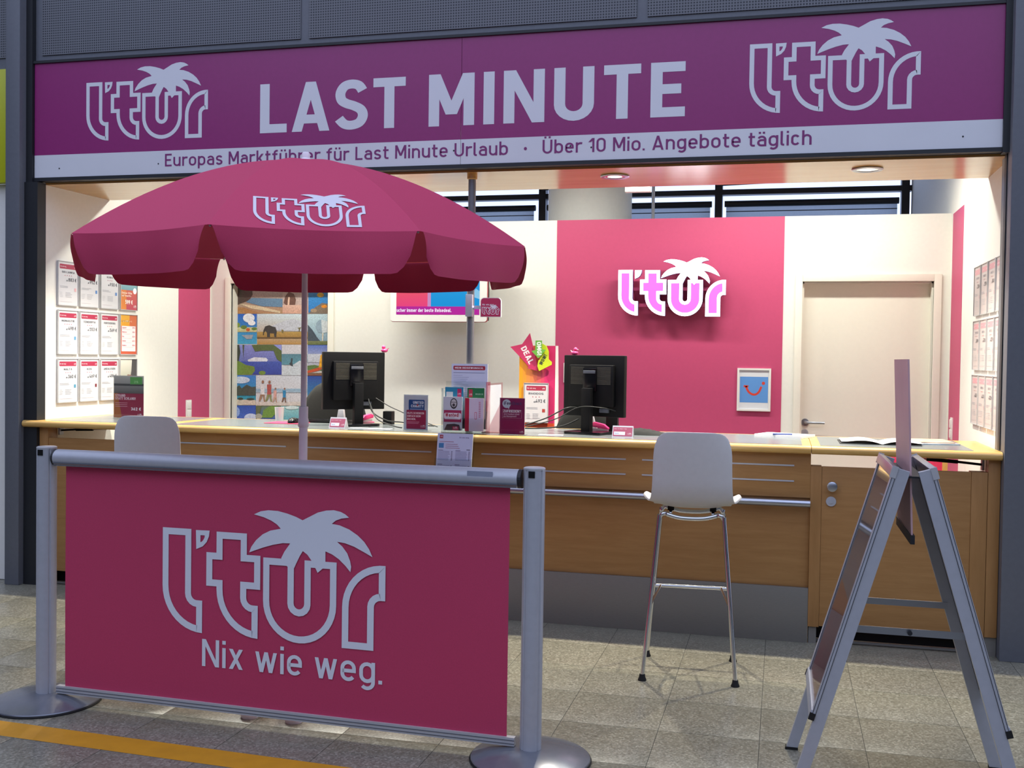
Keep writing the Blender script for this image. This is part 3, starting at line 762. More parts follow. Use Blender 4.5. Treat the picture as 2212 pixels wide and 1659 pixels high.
def post(x0, x1, z0, z1, label):
    o = MB().box(x0, x1, 5.868, 5.96, z0, z1).build('counter_post', M['beech_v'], bevel=.002)
    tag(o, label, 'post', 'beech posts beside the counter gates'); return o
post(.1552, .212, .09, .945, 'narrow beech post between the counter and the right gate leaf')
post(.949, 1.026, .09, .945, 'narrow beech filler panel right of the gate with knob')
post(1.028, 1.086, .10, 1.011, 'tall beech end post against the right steel column')
post(-4.60, -4.535, 0.10, 1.011, 'tall beech end post against the left steel column')
post(-3.772, -3.7203, .09, .945, 'narrow beech post between the left gate leaf and the counter')
o = MB().box(.16, 1.04, 5.93, 5.945, 0, .012).box(.16, .2, 5.88, 5.96, 0, .088).box(.96, 1.086, 5.88, 5.96, 0, .098).build('gate_threshold', M['kick']); tag(o, 'steel threshold strip and feet under the right gate leaf', 'threshold')
o = MB().box(-4.55, -3.76, 5.93, 5.945, 0, .012).box(-4.60, -4.535, 5.88, 5.96, 0, .098).build('gate_threshold', M['kick']); tag(o, 'steel threshold strip and foot under the left gate leaf', 'threshold')
def stay(p, q, wall, label):
    t = empty('flap_stay', wall, label, 'bracket', 'gas stays under the counter flaps')
    p, q, wall = Vector(p), Vector(q), Vector(wall)
    m = p + (q - p) * .45
    MB().tube([p, m], .004, 8).build('piston_rod', M['alu'], t)
    MB().tube([m, q], .010, 10).build('stay_cylinder', M['black'], t, smooth=40)
    MB().bar(q, wall, .012, .012).build('stay_arm', M['black'], t)
    MB().obox(wall, (.006, 0, 0), (0, .02, 0), (0, 0, .028)).build('stay_plate', M['alu_matt'], t)
stay((.62, 6.0, 1.0), (.90, 5.99, .985), (1.02, 5.985, .975), 'black gas stay under the right flap')
stay((-4.2, 6.0, 1.0), (-4.42, 5.99, .993), (-4.53, 5.985, .985), 'black gas stay under the left flap')

# steel pole from worktop to soffit
YP = 6.0
pxx = on_y(1016, 700, YP).x
t = empty('steel_pole', (pxx, YP, ZT), 'grey steel pole rising from the counter to the wooden soffit', 'pole')
MB().tube([(pxx, YP, ZT), (pxx, YP, ZS)], .022, 20).build('pole_tube', M['pole_grey'], t, smooth=40)
MB().lathe([(.03, 0), (.03, -.03), (.024, -.034)], (pxx, YP, ZS), 20).build('pole_collar', M['beech_edge'], t, smooth=40)
a, c = on_y(1007, 636, YP - .03), on_y(1021, 684, YP - .03)
MB().box(a.x, c.x, YP - .045, YP - .018, c.z, a.z).build('terminal_box', M['frame_silver'], t, bevel=.003)
MB().box(c.x, c.x + .006, YP - .04, YP - .03, (a.z + c.z) / 2 - .012, (a.z + c.z) / 2 - .002).build('signal_lamp', emit('signal_lamp', '#d9b8ff', 2.0), t)
# small square sign beside the pole
a, c = on_y(1038, 643, YP - .02), on_y(1082, 685, YP - .02)
t = empty('square_sign', ((a.x + c.x) / 2, YP - .02, c.z), 'small pink square sign with rounded corners fixed beside the steel pole', 'sign')
pts = [(a.x, c.z), (c.x, c.z)] + arc(c.x - .022, a.z - .022, .022, .022, 0, 90, 5) + arc(a.x + .022, a.z - .022, .022, .022, 90, 180, 5)
MB().prism([(x, YP - .02, z) for x, z in pts], (0, .012, 0)).build('sign_board', M['plastic_white'], t)
MB().bar((pxx, YP - .012, (a.z + c.z) / 2), (a.x + .02, YP - .012, (a.z + c.z) / 2), .006, .02).build('sign_bracket', M['alu_matt'], t)
p = Print((a.x, YP - .0208, c.z), X_, Z_, -Y_); w_, h_ = c.x - a.x, a.z - c.z
p.poly([(x, z) for x, z in [(.003, .003), (w_ - .003, .003)] + arc(w_ - .022, h_ - .022, .019, .019, 0, 90, 5) + arc(.022, h_ - .022, .019, .019, 90, 180, 5)], '#c23158').up()
p.text('Nix wie weg.', .012, h_ * .60, .010, '#f3e8ec', .15, width=w_ * .58); p.logo(.010, .014, w_ - .02, '#f3e8ec'); p.build('sign_print', t)

# ================================================================== LIT LETTER SIGN ON THE PINK WALL
YS = 7.88
t = empty('illuminated_sign', (-.8, YB - .003, 1.82), 'glowing white and magenta letter sign with palm on the pink wall', 'sign')
k = .783 / LOGO_W; X0, Z0 = -1.194, 1.818
tr = lambda pts: [(X0 + a * k, Z0 + b * k) for a, b in pts]
def grow(pts, g): return inset(pts, -g)
for nm, L in LETTERS.items():
    out = tr(L); inn = tr(inset(L, SW + .002))
    MB().prism([(x, YS, z) for x, z in out], (0, .05, 0)).build('letter', M['sign_side'], t)
    n = len(out); ob = t.children[-1]
    m = MB(); vs = [(x, YS - .002, z) for x, z in out] + [(x, YS - .002, z) for x, z in inn]
    m.add(vs, [(i, (i + 1) % n, n + (i + 1) % n, n + i) for i in range(n)]); m.build('glowing_outline', M['sign_glow'], ob)
    m = MB(); m.add([(x, YS - .0015, z) for x, z in inn], [tuple(range(n))]); m.build('glowing_fill', M['sign_glow_pink'], ob)
for nm, L in (('apostrophe', APOS), ('palm', PALM)):
    out = tr(grow(L, .0) if nm == 'apostrophe' else L); d = .002 if nm == 'apostrophe' else .008
    MB().prism([(x, YS - d + .001, z) for x, z in out], (0, .05, 0)).build(nm, M['sign_side'], t)
    m = MB(); m.add([(x, YS - d, z) for x, z in out], [tuple(range(len(out)))]); m.build('glowing_face', M['sign_glow'], t.children[-1])
for z in (1.90, 2.02):
    MB().box(X0 + .05, X0 + .74, YS + .05, YS + .065, z - .012, z + .012).build('mounting_rail', M['wall_pink'], t)
for x in (X0 + .1, X0 + .4, X0 + .68):
    MB().box(x - .01, x + .01, YS + .065, YB - .003, 1.89, 2.03).build('mounting_bracket', M['wall_pink'], t)

# ================================================================== FRAMED PICTURE, SWITCHES, TV
a, c = on_y(1593, 795, YB - .02), on_y(1664, 889, YB - .02)
t = empty('framed_picture', ((a.x + c.x) / 2, YB - .003, c.z), 'white framed picture of a red smile on blue, hanging on the pink wall', 'picture')
f = .014; x0, x1, z0, z1 = a.x, c.x, c.z, a.z
MB().box(x0, x1, YB - .022, YB - .003, z0, z0 + f).box(x0, x1, YB - .022, YB - .003, z1 - f, z1).box(x0, x0 + f, YB - .022, YB - .003, z0 + f, z1 - f).box(x1 - f, x1, YB - .022, YB - .003, z0 + f, z1 - f).build('frame', M['plastic_white'], t)
p = Print((x0, YB - .012, z0), X_, Z_, -Y_); w_, h_ = x1 - x0, z1 - z0
p.rect(f, f, w_ - f, h_ - f, '#d9dbe0').up(); p.rect(.02, .062, w_ - .02, h_ - .062, '#5e93d4').up()
cx, cy = w_ * .52, h_ * .51
sm = catmull([(-.062, .022), (-.045, -.015), (-.02, -.035), (.005, -.038), (.03, -.02), (.048, .02)], 6)
p.polys([[(cx + u, cy + v) for u, v in q] for q in stroke_polys(('p', sm, False), .015)], '#d0402f')
p.rect(cx - .078, cy + .014, cx - .044, cy + .028, '#d0402f'); p.disc(cx + .062, cy + .045, .0115, '#d0402f'); p.build('picture_print', t)
def switch(c, nrm, label):
    c = Vector(c); n = Vector(nrm); s = Vector((abs(n.y), abs(n.x), 0))
    t = empty('light_switch', c, label, 'switch')
    MB().obox(c + n * .005, s * .04, n * .005, Z_ * .075).build('switch_plate', M['plastic_white'], t, bevel=.003)
    MB().obox(c + n * .013 + Z_ * .034, s * .026, n * .004, Z_ * .028).obox(c + n * .013 - Z_ * .034, s * .026, n * .004, Z_ * .028).build('rocker', M['plastic_white'], t, bevel=.002)
q = on_x(406, 884, XL); switch(q, (1, 0, 0), 'white light switch on the left pink stripe')
q = on_x(2057, 926, XR); switch(q, (-1, 0, 0), 'white light switch on the right pink stripe')
q = on_y(1222, 805, YB); switch((q.x + .025, YB - .003, q.z), (0, -1, 0), 'white switch on the pink wall half hidden by the right-hand monitor')
YT = 7.74
a, c = on_y(843, 698, YT), on_y(1051, 691, YT)
x0, x1, z0 = a.x, c.x, (a.z + c.z) / 2; z1 = z0 + .50
t = empty('wall_screen', ((x0 + x1) / 2, YT, z0), 'white-framed flat screen mounted on the wall under the umbrella edge', 'screen')
MB().prism([(x, YT, z) for x, z in rrect(x0, z0, x1, z1, .02)], (0, .012, 0)).build('bezel', M['plastic_white'], t)
MB().prism([(x, YT + .012, z) for x, z in rrect(x0 - .004, z0 - .004, x1 + .004, z1 + .004, .022)], (0, .01, 0)).build('edge_trim', M['red_trim'], t)
MB().box(x0 + .02, x1 + .003, YT + .022, YT + .06, z0 + .01, z1 - .01).build('rear_housing', M['black'], t, bevel=.004)
MB().box((x0 + x1) / 2 - .1, (x0 + x1) / 2 + .1, YT + .06, YB, z0 + .15, z1 - .15).build('wall_mount', M['black'], t)
p = Print((x0, YT - .001, z0), X_, Z_, -Y_); w_ = x1 - x0; b0 = .052; sx0, sx1 = .048, w_ - .057
p.rect(sx0, b0 + .062, sx0 + (sx1 - sx0) * .38, .455, '#e8457f', '#f0703c'); p.rect(sx0 + (sx1 - sx0) * .38, b0 + .062, sx0 + (sx1 - sx0) * .42, .455, '#c58fc4')
p.rect(sx0 + (sx1 - sx0) * .42, b0 + .062, sx1, .455, '#1c93d8', '#36a4e2'); p.rect(sx0, b0, sx1, b0 + .062, '#b52a9a').up()
p.text('ucher immer der beste Reisedeal.', sx0 + .004, b0 + .02, .027, '#f6ecff', .19, width=.44, gap=.1)
p.poly([(sx1 - .06, .19), (sx1, .17), (sx1, .23), (sx1 - .03, .25)], '#8cc8ea'); p.build('screen_image', t, M['screen'])
# ================================================================== POSTERS ON THE SIDE WALLS
def offer(p, w, h, city, stars, price, icon, faded=False):
    bar = '#c98f98' if faded else '#a62c4a'; ink = '#5b5f68' if not faded else '#9a98a0'
    p.rect(0, 0, w, h, '#cfced1' if not faded else '#bfb3b1').up()
    p.rr(.012, h - .045, w - .012, h - .014, .005, bar).up()
    p.text('Nix wie weg.', .018, h - .034, .009, '#e6c9cf', .15, width=.06); p.logo(w - .038, h - .037, .02, '#f0dfe3')
    p.text(city, w / 2, h - .072, .013, ink, .16, width=min(w * .66, .017 * len(city)), align='c')
    for i in range(stars): p.disc(w / 2 + (i - (stars - 1) / 2) * .022, h - .088, .0035, '#b4475d', n=6)
    p.text('ab', w * .40, h - .126, .012, ink, .15); p.text(price + ' €', w - .014, h - .126, .023, '#4a4e57', .15, width=w * .42, align='r')
    p.lines(.014, w * .6, h - .158, 2, .008, '#a2a2aa', .003); p.lines(.014, w * .25, h - .20, 4, .0095, '#b9b8be', .003)
    p.lines(w * .36, w * .7, h - .20, 4, .0095, '#a9a9b0', .003); p.lines(.014, w * .75, .022, 1, .01, '#c9bfc4', .002)
    if icon: p.rect(w - .036, h - .19, w - .016, h - .168, icon)
def poster_frame(O, U, N, w, h, label, fn, group):
    O, U, N = Vector(O), Vector(U), Vector(N)
    t = empty('poster_frame', O + U * w / 2, label, 'poster', group)
    f = .005; c = O + U * w / 2 + Z_ * h / 2
    MB().obox(c + N * .005, U * w / 2, N * .005, Z_ * h / 2).build('backing', M['frame_silver'], t, bevel=.001)
    p = Print(O + U * f + Z_ * f + N * .0106, U, Z_, N)
    fn(p, w - 2 * f, h - 2 * f); p.build('poster_print', t)
    m = MB()
    m.obox(c + N * .011 + U * (w / 2 - .001), U * .002, N * .0045, Z_ * h / 2).obox(c + N * .011 - U * (w / 2 - .001), U * .002, N * .0045, Z_ * h / 2)
    m.obox(c + N * .011 + Z_ * (h / 2 - .001), U * w / 2, N * .0045, Z_ * .002).obox(c + N * .011 - Z_ * (h / 2 - .001), U * w / 2, N * .0045, Z_ * .002)
    m.build('frame_edge', M['frame_silver'], t)
def teal_orange(p, w, h):
    p.rect(0, 0, w, h * .5, '#d9843c', '#d07a44').up(); p.rect(w * .35, 0, w, h * .5, '#b8485a', '#c25f50'); p.rect(0, h * .5, w, h, '#6f9aa6', '#9dbcc0').up()
    p.text('Dolce Vita', .014, h * .40, .014, '#f4e4d6', .18, width=.12); p.text('auf Teneriffa', .014, h * .33, .014, '#f4e4d6', .18, width=.11)
    p.text('599 €', w * .28, .04, .03, '#fbf3ea', .2, width=.09); p.disc(w - .026, h * .49, .022, '#f0efee'); p.logo(w - .042, .016, .034, '#f2dfe0')
def orange_list(p, w, h):
    p.rect(0, 0, w, h, '#c65a3c', '#c0564a').up(); p.rect(0, h * .72, w * .55, h, '#d8982c', '#dca43a'); p.rect(w * .55, h * .72, w, h, '#c86a44')
    p.text('LAST MINUTE TIPPS', .016, h - .05, .012, '#f6e6d2', .18, width=w * .8)
    p.rect(.014, .02, w - .014, h * .72, '#ecdfe0').up()
    for i in range(5):
        y = h * .66 - i * .032; p.text(['Algarve', 'Mallorca', 'Kos', 'Sizilien', 'Madeira'][i], .022, y, .011, '#c0566a', .15); p.text(['299 €', '199 €', '333 €', '349 €', '399 €'][i], w - .022, y, .011, '#c0566a', .15, align='r'); p.lines(.022, w * .8, y - .007, 1, .01, '#d9b9bf', .002)
def photo_dark(p, w, h):
    p.rect(0, 0, w, h, '#5c6a42', '#d9d6cb').up(); p.poly([(w * .55, h * .4), (w, h * .35), (w, h), (w * .72, h), (w * .68, h * .7)], '#4c4a4a')
    p.poly([(w * .25, h * .42), (w * .45, h * .62), (w * .68, h * .6), (w * .72, h * .38), (w * .5, h * .3)], '#8a6a5e').up()
    p.poly([(0, 0), (w, 0), (w, h * .34), (w * .5, h * .26), (0, h * .34)], '#6d7f48')
ROWZ = [1.157, 1.478, 1.80]
LG = 'framed posters on the left wall'
data = [
    [('MALTA', 3, '360', '#4c8fae', 'framed MALTA price poster, bottom row nearest the left column'), ('KOS', 3, '469', '#7a2f3c', 'framed KOS price poster in the bottom row'), ('ANDALUSIEN', 4, '486', '#a04040', 'framed ANDALUSIEN price poster half behind the red table-top sign'), (photo_dark, 'framed dark holiday photo poster just above the red table-top sign')],
    [('MONASTIR', 4, '498', '#5b93ba', 'framed MONASTIR price poster, middle row nearest the left column'), ('TENERIFFA', 3, '553', None, 'framed TENERIFFA price poster in the middle row'), ('FUERTEVENTURA', 3, '569', None, 'framed FUERTEVENTURA price poster in the middle row'), (orange_list, 'framed orange price-list poster at the end of the middle row')],
    [('SRI LANKA', 4, '883', '#d9a7ac', 'framed 883 euro poster in the top row under the umbrella edge'), ('MAURITIUS', 3, '952', '#5b86c0', 'framed 952 euro poster in the top row'), ('KUBA', 3, '930', '#5b86c0', 'framed white poster, third of the top row, half behind the umbrella flap'), (teal_orange, 'framed teal and orange 599 euro poster at the end of the top row')]]
for r in range(3):
    for c in range(4):
        d = data[r][c]; y0 = 6.055 + c * .226
        if callable(d[0]): fn, lab = d[0], d[1]
        else: fn, lab = (lambda p, w, h, d=d, r=r: offer(p, w, h, d[0], d[1], d[2], d[3])), d[4]
        poster_frame((XL, y0, ROWZ[r]), Y_, X_, .207, .292, lab, fn, LG)
rn = ['bottom', 'middle', 'top']; cn_ = ['nearest the right column', 'second from the right column', 'third from the right column', 'farthest from the right column']
for r in range(3):
    for c in range(4):
        y0 = 6.04 + c * .226
        fn = lambda p, w, h, r=r, c=c: offer(p, w, h, ['RHODOS', 'KRETA', 'IBIZA', 'ZYPERN'][c], 3, str(399 + 37 * r + 21 * c), '#b98a92', True)
        poster_frame((XR, y0 + .207, ROWZ[r] - .015), -Y_, -X_, .207, .292, 'pale framed offer sheet on the right wall, %s row, %s' % (rn[r], cn_[c]), fn, 'framed offer sheets on the right wall')

# ================================================================== PHOTO COLLAGE ON THE LEFT DOOR
YC = YB + .0845
p = Print((0, YC - .001, 0), X_, Z_, -Y_, .0022)
def cz(zx, zy):
    q = on_y(490 + zx / 5.53, 620 + zy / 5.53, YC); return (q.x, q.z)
def R4(x0, y0, x1, y1, c1, c2=None): p.poly([cz(x0, y1), cz(x1, y1), cz(x1, y0), cz(x0, y0)], c1, c2)
def PG(pts, c, c2=None): p.poly([cz(*q) for q in pts], c, c2)
def EL(x, y, rx, ry, c, n=14): PG([(x + rx * math.cos(2 * math.pi * i / n), y + ry * math.sin(2 * math.pi * i / n)) for i in range(n)], c)
xa, xb = 68, 1207
R4(xa, -290, xb, -45, '#7fb2d8', '#4f8ac4'); R4(xa, -45, xb, 60, '#a99c94')
R4(72, 0, 668, 318, '#a9805c', '#a7a3a4'); R4(668, 0, 975, 318, '#c0a196', '#b4a9a6'); R4(975, 0, xb, 318, '#2f77ba', '#3f8ac8')
R4(72, 322, 360, 682, '#3f9fc4', '#2a5ec0'); R4(363, 322, 968, 686, '#b0843f', '#c4d3dc'); R4(970, 322, 1204, 690, '#7f9db0', '#b7d0d8')
R4(68, 690, 656, 1048, '#3a4896', '#8a90d0'); R4(658, 690, 964, 1054, '#d3d3d6', '#c9c6cc'); R4(966, 690, 1200, 1058, '#d8d2c8', '#5672c0')
R4(64, 1054, 348, 1408, '#2f9ea6', '#3f7fd0'); R4(350, 1054, 962, 1416, '#d6d0d2', '#cfd3dc'); R4(964, 1060, 1200, 1420, '#3f8fb0', '#2f4ba0')
R4(58, 1414, 348, 1600, '#4a6cc8', '#2f55b0'); R4(350, 1418, 648, 1606, '#3a62ba', '#6d7f58'); R4(650, 1422, 1190, 1610, '#4fa0b4', '#9fd0d0')
p.up()
PG([(72, 0), (300, 0), (310, 90), (270, 160), (160, 200), (72, 240)], '#4a3a34'); PG([(300, 130), (668, 140), (668, 240), (420, 230), (230, 180)], '#5f7f9c'); PG([(150, 200), (400, 230), (640, 290), (640, 312), (300, 260)], '#cdb99a')
PG([(72, 240), (200, 245), (420, 318), (72, 318)], '#a8794e')
PG([(680, 190), (700, 110), (740, 60), (800, 80), (828, 150), (815, 225), (720, 225)], '#6a4a40'); PG([(725, 225), (735, 120), (755, 120), (748, 225)], '#d9b6a0'); R4(668, 215, 975, 318, '#c89a86', '#cda898')
PG([(975, 318), (1060, 240), (1140, 190), (1207, 200), (1207, 318)], '#7a6c5e'); EL(1165, 232, 34, 20, '#d98a2a'); EL(1120, 95, 42, 28, '#cfae4a'); EL(1040, 280, 40, 22, '#a08a70')
EL(265, 370, 70, 55, '#dfe3ea'); EL(300, 430, 45, 30, '#e6e8ee'); R4(72, 480, 360, 538, '#b8b384', '#c8c79a'); EL(130, 455, 32, 30, '#7a8f3c'); EL(205, 480, 38, 24, '#64803a'); EL(330, 500, 34, 18, '#5f7a38'); PG([(178, 575), (320, 570), (300, 620), (240, 622)], '#9aa0a8'); EL(255, 510, 24, 20, '#c05a2a')
PG([(500, 480), (700, 400), (800, 380), (968, 440), (968, 530), (500, 520)], '#b9bcc6'); R4(363, 535, 968, 600, '#a07a3e', '#b0904e'); R4(363, 596, 968, 615, '#6d5430'); R4(968 - 70, 535, 968, 600, '#a8803f')
EL(1085, 1, 1, 1, '#3f8ac8')
EL(1130, 470, 66, 80, '#8ea3b2'); PG([(1130, 390), (1204, 410), (1204, 540), (1140, 552)], '#c9d2d6'); PG([(1140, 552), (1158, 552), (1150, 650), (1140, 650)], '#d6cbb8'); PG([(970, 450), (1030, 520), (1080, 600), (1130, 660), (970, 660)], '#44505c'); R4(970, 645, 1204, 690, '#5d6a3c', '#7a7f58')
R4(150, 890, 656, 1048, '#33429a', '#4458ae'); PG([(68, 690), (150, 690), (165, 780), (140, 900), (68, 900)], '#3c4038'); PG([(300, 690), (656, 690), (656, 900), (600, 860), (560, 760), (430, 760), (340, 770)], '#56663a'); PG([(560, 690), (656, 690), (656, 760)], '#8a90d0'); PG([(190, 690), (210, 690), (200, 850)], '#4a5238')
PG([(250, 870), (330, 838), (470, 845), (495, 870), (480, 890), (260, 890)], '#d8dae4'); PG([(68, 870), (160, 890), (230, 930), (330, 950), (340, 1000), (300, 1048), (68, 1048)], '#6f8a3a'); EL(425, 1025, 42, 25, '#6f8a3a')
R4(658, 800, 964, 930, '#5f93a4', '#56808e'); PG([(658, 930), (760, 950), (870, 880), (964, 900), (964, 1054), (658, 1054)], '#c6cdd4'); PG([(770, 850), (790, 850), (785, 900), (795, 950), (770, 940), (745, 915), (765, 900)], '#3a4248')
R4(966, 800, 1200, 900, '#b9bcc8', '#c9cdd8'); PG([(966, 940), (1050, 930), (1140, 950), (1140, 1000), (966, 990)], '#5f7a44'); PG([(1100, 960), (1120, 820), (1140, 800), (1145, 960)], '#e0a024'); PG([(966, 1000), (1100, 960), (1150, 970), (1100, 1000), (966, 1030)], '#c8502a'); R4(966, 1025, 1200, 1058, '#8a4a34', '#7a6a50')
EL(170, 1110, 110, 42, '#c9d2e6'); PG([(68, 1270), (90, 1220), (150, 1172), (180, 1210), (240, 1165), (300, 1195), (348, 1190), (348, 1295), (68, 1295)], '#4a5048'); PG([(64, 1340), (348, 1350), (348, 1408), (64, 1408)], '#d3c4b4'); EL(165, 1335, 34, 16, '#3c463c'); EL(285, 1340, 48, 14, '#3c463c')
R4(350, 1215, 962, 1260, '#a9bccb', '#8fb0c8'); R4(350, 1370, 962, 1416, '#cfc2b8', '#d6cdc8')
R4(964, 1300, 1200, 1420, '#4fb0b4', '#3f80b0')
EL(115, 1490, 45, 60, '#8fa6dc'); EL(290, 1560, 80, 50, '#c2cfe8'); PG([(420, 1560), (440, 1470), (520, 1420), (615, 1425), (600, 1500), (540, 1560)], '#6f9440'); PG([(350, 1418), (420, 1418), (400, 1500), (350, 1606)], '#5f6a48'); EL(385, 1545, 40, 34, '#a8a898'); EL(780, 1440, 80, 22, '#d3e4e4')
p.up()
PG([(437, 575), (440, 520), (462, 470), (510, 456), (545, 470), (585, 480), (600, 530), (594, 598), (572, 598), (565, 555), (520, 552), (518, 598), (484, 598), (482, 550), (466, 520), (450, 545), (446, 578)], '#3a3634')
PG([(655, 510), (678, 508), (682, 545), (660, 552)], '#7a6a3c'); PG([(840, 488), (900, 480), (880, 495), (870, 535), (864, 535), (862, 496)], '#6a6238')
for (x, top, bot, body, legs) in ((430, 1115, 1370, '#e0dcdf', '#a07a62'), (510, 1118, 1370, '#b0504c', '#8a8a5a'), (580, 1202, 1380, '#d9a59c', '#c09a86'), (690, 1203, 1380, '#2f86b8', '#7a5a48')):
    H = bot - top; s = H * .13
    EL(x + 4, top + H * .07, s * .45, H * .075, '#9a6e58'); PG([(x - s * .8, top + H * .18), (x + s * .8, top + H * .18), (x + s * .7, top + H * .52), (x + s * .8, top + H * .68), (x - s * .8, top + H * .68), (x - s * .7, top + H * .5)], body)
    PG([(x - s * .8, top + H * .66), (x + s * .1, top + H * .66), (x - s * .3, top + H * .85), (x - s * 1.0, bot), (x - s * 1.4, bot - 6)], legs); PG([(x, top + H * .66), (x + s * .8, top + H * .66), (x + s * .8, top + H * .84), (x + s * 1.1, bot), (x + s * .5, bot)], legs)
t = p.build('photo_collage', None, M['photo'])
tag(t, 'tall holiday photo collage with elephant, beach and family covering the left door', 'poster')
# ================================================================== THINGS ON AND BEHIND THE COUNTER
ZI = ZT + .0012      # top of the linoleum
PR, WT = '#b3284f', '#efeaee'
def stand(px0, px1, pyb, pyt, y, fn, label, name='tabletop_sign', z=ZI, depth=.06):
    """upright clear-acrylic sign holder with a printed card"""
    a, c = on_y(px0, pyb, y), on_y(px1, pyb, y); top = on_y((px0 + px1) / 2, pyt, y).z
    w, h = c.x - a.x, top - z
    t = empty(name, ((a.x + c.x) / 2, y, z), label, 'sign')
    MB().box(a.x + .003, c.x - .003, y, y + .002, z + .004, top - .002).build('card', M['paper'], t)
    MB().box(a.x, c.x, y - .003, y - .0012, z, top).build('acrylic_front', M['acrylic'], t)
    MB().box(a.x, c.x, y - .012, y + depth, z, z + .003).build('acrylic_foot', M['acrylic'], t)
    p = Print((a.x + .003, y - .0006, z + .004), X_, Z_, -Y_, .0003); fn(p, w - .006, h - .006); p.build('card_print', t)
    return t
def f_strand(p, w, h):
    p.rect(0, 0, w, h * .6, '#b3324e', '#b03450').up(); p.poly([(0, 0), (w * .28, 0), (w * .12, h * .6), (0, h * .6)], '#c8743c')
    p.rect(0, h * .58, w, h, '#6d6460', '#c9c2ba').up(); p.rect(0, h * .76, w, h * .81, '#5a5652'); p.rect(w * .55, h * .8, w * .95, h * .97, '#58984e').up()
    p.text('STRAND', .012, h * .50, .017, '#e8c6cc', .2); p.text('STATT SCHLAND!', .012, h * .43, .017, '#e8c6cc', .2, width=w * .68)
    p.text('25%', w * .68, h * .83, .015, '#9cc890', .16); p.lines(.012, w * .5, h * .36, 3, .012, '#cf8f9c', .003)
    p.text('362 €', w * .58, h * .18, .02, '#f2dfe3', .2, width=w * .34); p.logo(w - .045, .012, .034, '#e6c3ca')
stand(245, 311, 902, 811, 6.25, f_strand, 'red beach-offer table-top sign on the left flap behind the stool')
def f_charity(p, w, h):
    p.rect(0, 0, w, h, '#d7d9e6').up(); p.rr(w * .2, h * .55, w * .86, h * .86, .006, '#2f5a9c').up()
    p.rr(w * .11, .008, w * .92, h * .57, .004, '#b32a58').up()
    p.text('UNITED', w * .82, h * .745, .0155, '#dfe6f2', .2, width=w * .44, align='r'); p.text('CHARITY', w * .82, h * .645, .0155, '#dfe6f2', .2, width=w * .52, align='r'); p.disc(w * .57, h * .71, .006, '#c04a5a')
    p.lines(w * .26, w * .8, h * .6, 1, .01, '#9db4d8', .003, 0)
    for i, s in enumerate(('HILFS SCHENKEN', 'EINFACH BEIM', 'BUCHEN.')): p.text(s, w * .14, h * (.455 - i * .085), .0115, '#ecc9d4', .2, width=w * (.7, .56, .36)[i])
    p.lines(w * .14, w * .7, h * .24, 2, .008, '#d988a4', .003); p.logo(w * .70, .016, .03, '#e3b6c4')
stand(871, 925, 931, 852, 5.98, f_charity, 'white, blue and red charity table-top sign left of the brochure rack')
def f_feed(p, w, h):
    p.rect(0, 0, w, h, '#9c2560').up(); p.disc(w * .27, h * .84, w * .17, '#dfe3ee'); p.poly([(w * .3, h * .75), (w * .36, h * .69), (w * .4, h * .77)], '#dfe3ee').up()
    p.text('iFeedback', w * .16, h * .81, .019, '#5d3f6c', .17, width=w * .72).up()
    p.text('ZUFRIEDEN?', w * .14, h * .60, .0155, '#f1e6ee', .19, width=w * .7); p.text('Jetzt Feedback direkt', w * .15, h * .535, .009, '#e3bcd0', .16, width=w * .64); p.text('ans Management!', w * .15, h * .475, .009, '#e3bcd0', .16, width=w * .52)
    for a, b, c, d in ((.1, .445, .88, .447), (.1, .67, .88, .672), (.1, .445, .108, .672), (.872, .445, .88, .672)): p.rect(w * a, h * b, w * c, h * d + .0004, '#d79ab8')
    p.rect(w * .04, h * .12, w * .96, h * .124, '#c06a92'); p.logo(w * .8, .008, .024, '#e3c3d6')
stand(1078, 1134, 938, 859, 5.90, f_feed, 'magenta feedback table-top sign right of the brochure rack')

# ---- tiered brochure rack and its leaflets
yr = 5.87
xa_, xb_ = on_y(957, 900, yr).x, on_y(1066, 900, yr).x
t = empty('brochure_rack', ((xa_ + xb_) / 2, 5.9, ZI), 'clear tiered acrylic brochure rack in the middle of the counter', 'rack')
MB().box(xa_ - .008, xb_ - .045, yr - .012, yr + .08, ZI, ZI + .003).build('rack_base', M['acrylic'], t)
for i, (x0, x1, y, h) in enumerate(((xa_ - .008, xb_ - .045, yr - .006, .09), (xa_ - .008, xb_ - .045, yr + .036, .19), (xa_ - .008, xb_ - .045, yr + .075, .30))):
    MB().box(x0, x1, y, y + .002, ZI, ZI + h).build('rack_pocket', M['acrylic'], t)
MB().box(xb_ - .045, xb_ - .042, yr - .006, yr + .08, ZI, ZI + .30).build('rack_side', M['acrylic_pink'], t)
MB().box(xa_ - .010, xa_ - .008, yr - .006, yr + .08, ZI, ZI + .26).build('rack_side', M['acrylic'], t)
def leaflet(px0, px1, pyb, pyt, y, fn, label, lean=0, th=.004, group='leaflets in the brochure rack'):
    a, c = on_y(px0, pyb, y), on_y(px1, pyb, y); top = on_y((px0 + px1) / 2, pyt, y).z; bz = max(a.z, ZI + .004)
    w, h = c.x - a.x, top - bz; V = Vector((0, lean, 1)).normalized(); n = Vector((0, -V.z, V.y))
    t = empty('leaflet', ((a.x + c.x) / 2, y, bz), label, 'leaflet', group)
    ce = Vector(((a.x + c.x) / 2, y, bz)) + V * h / 2
    MB().obox(ce - n * th / 2, X_ * w / 2, n * th / 2, V * h / 2).build('paper_stack', M['paper'], t)
    p = Print(Vector((a.x, y, bz)) + n * .0004, X_, V, n, .0003); fn(p, w, h); p.build('leaflet_print', t)
    return t
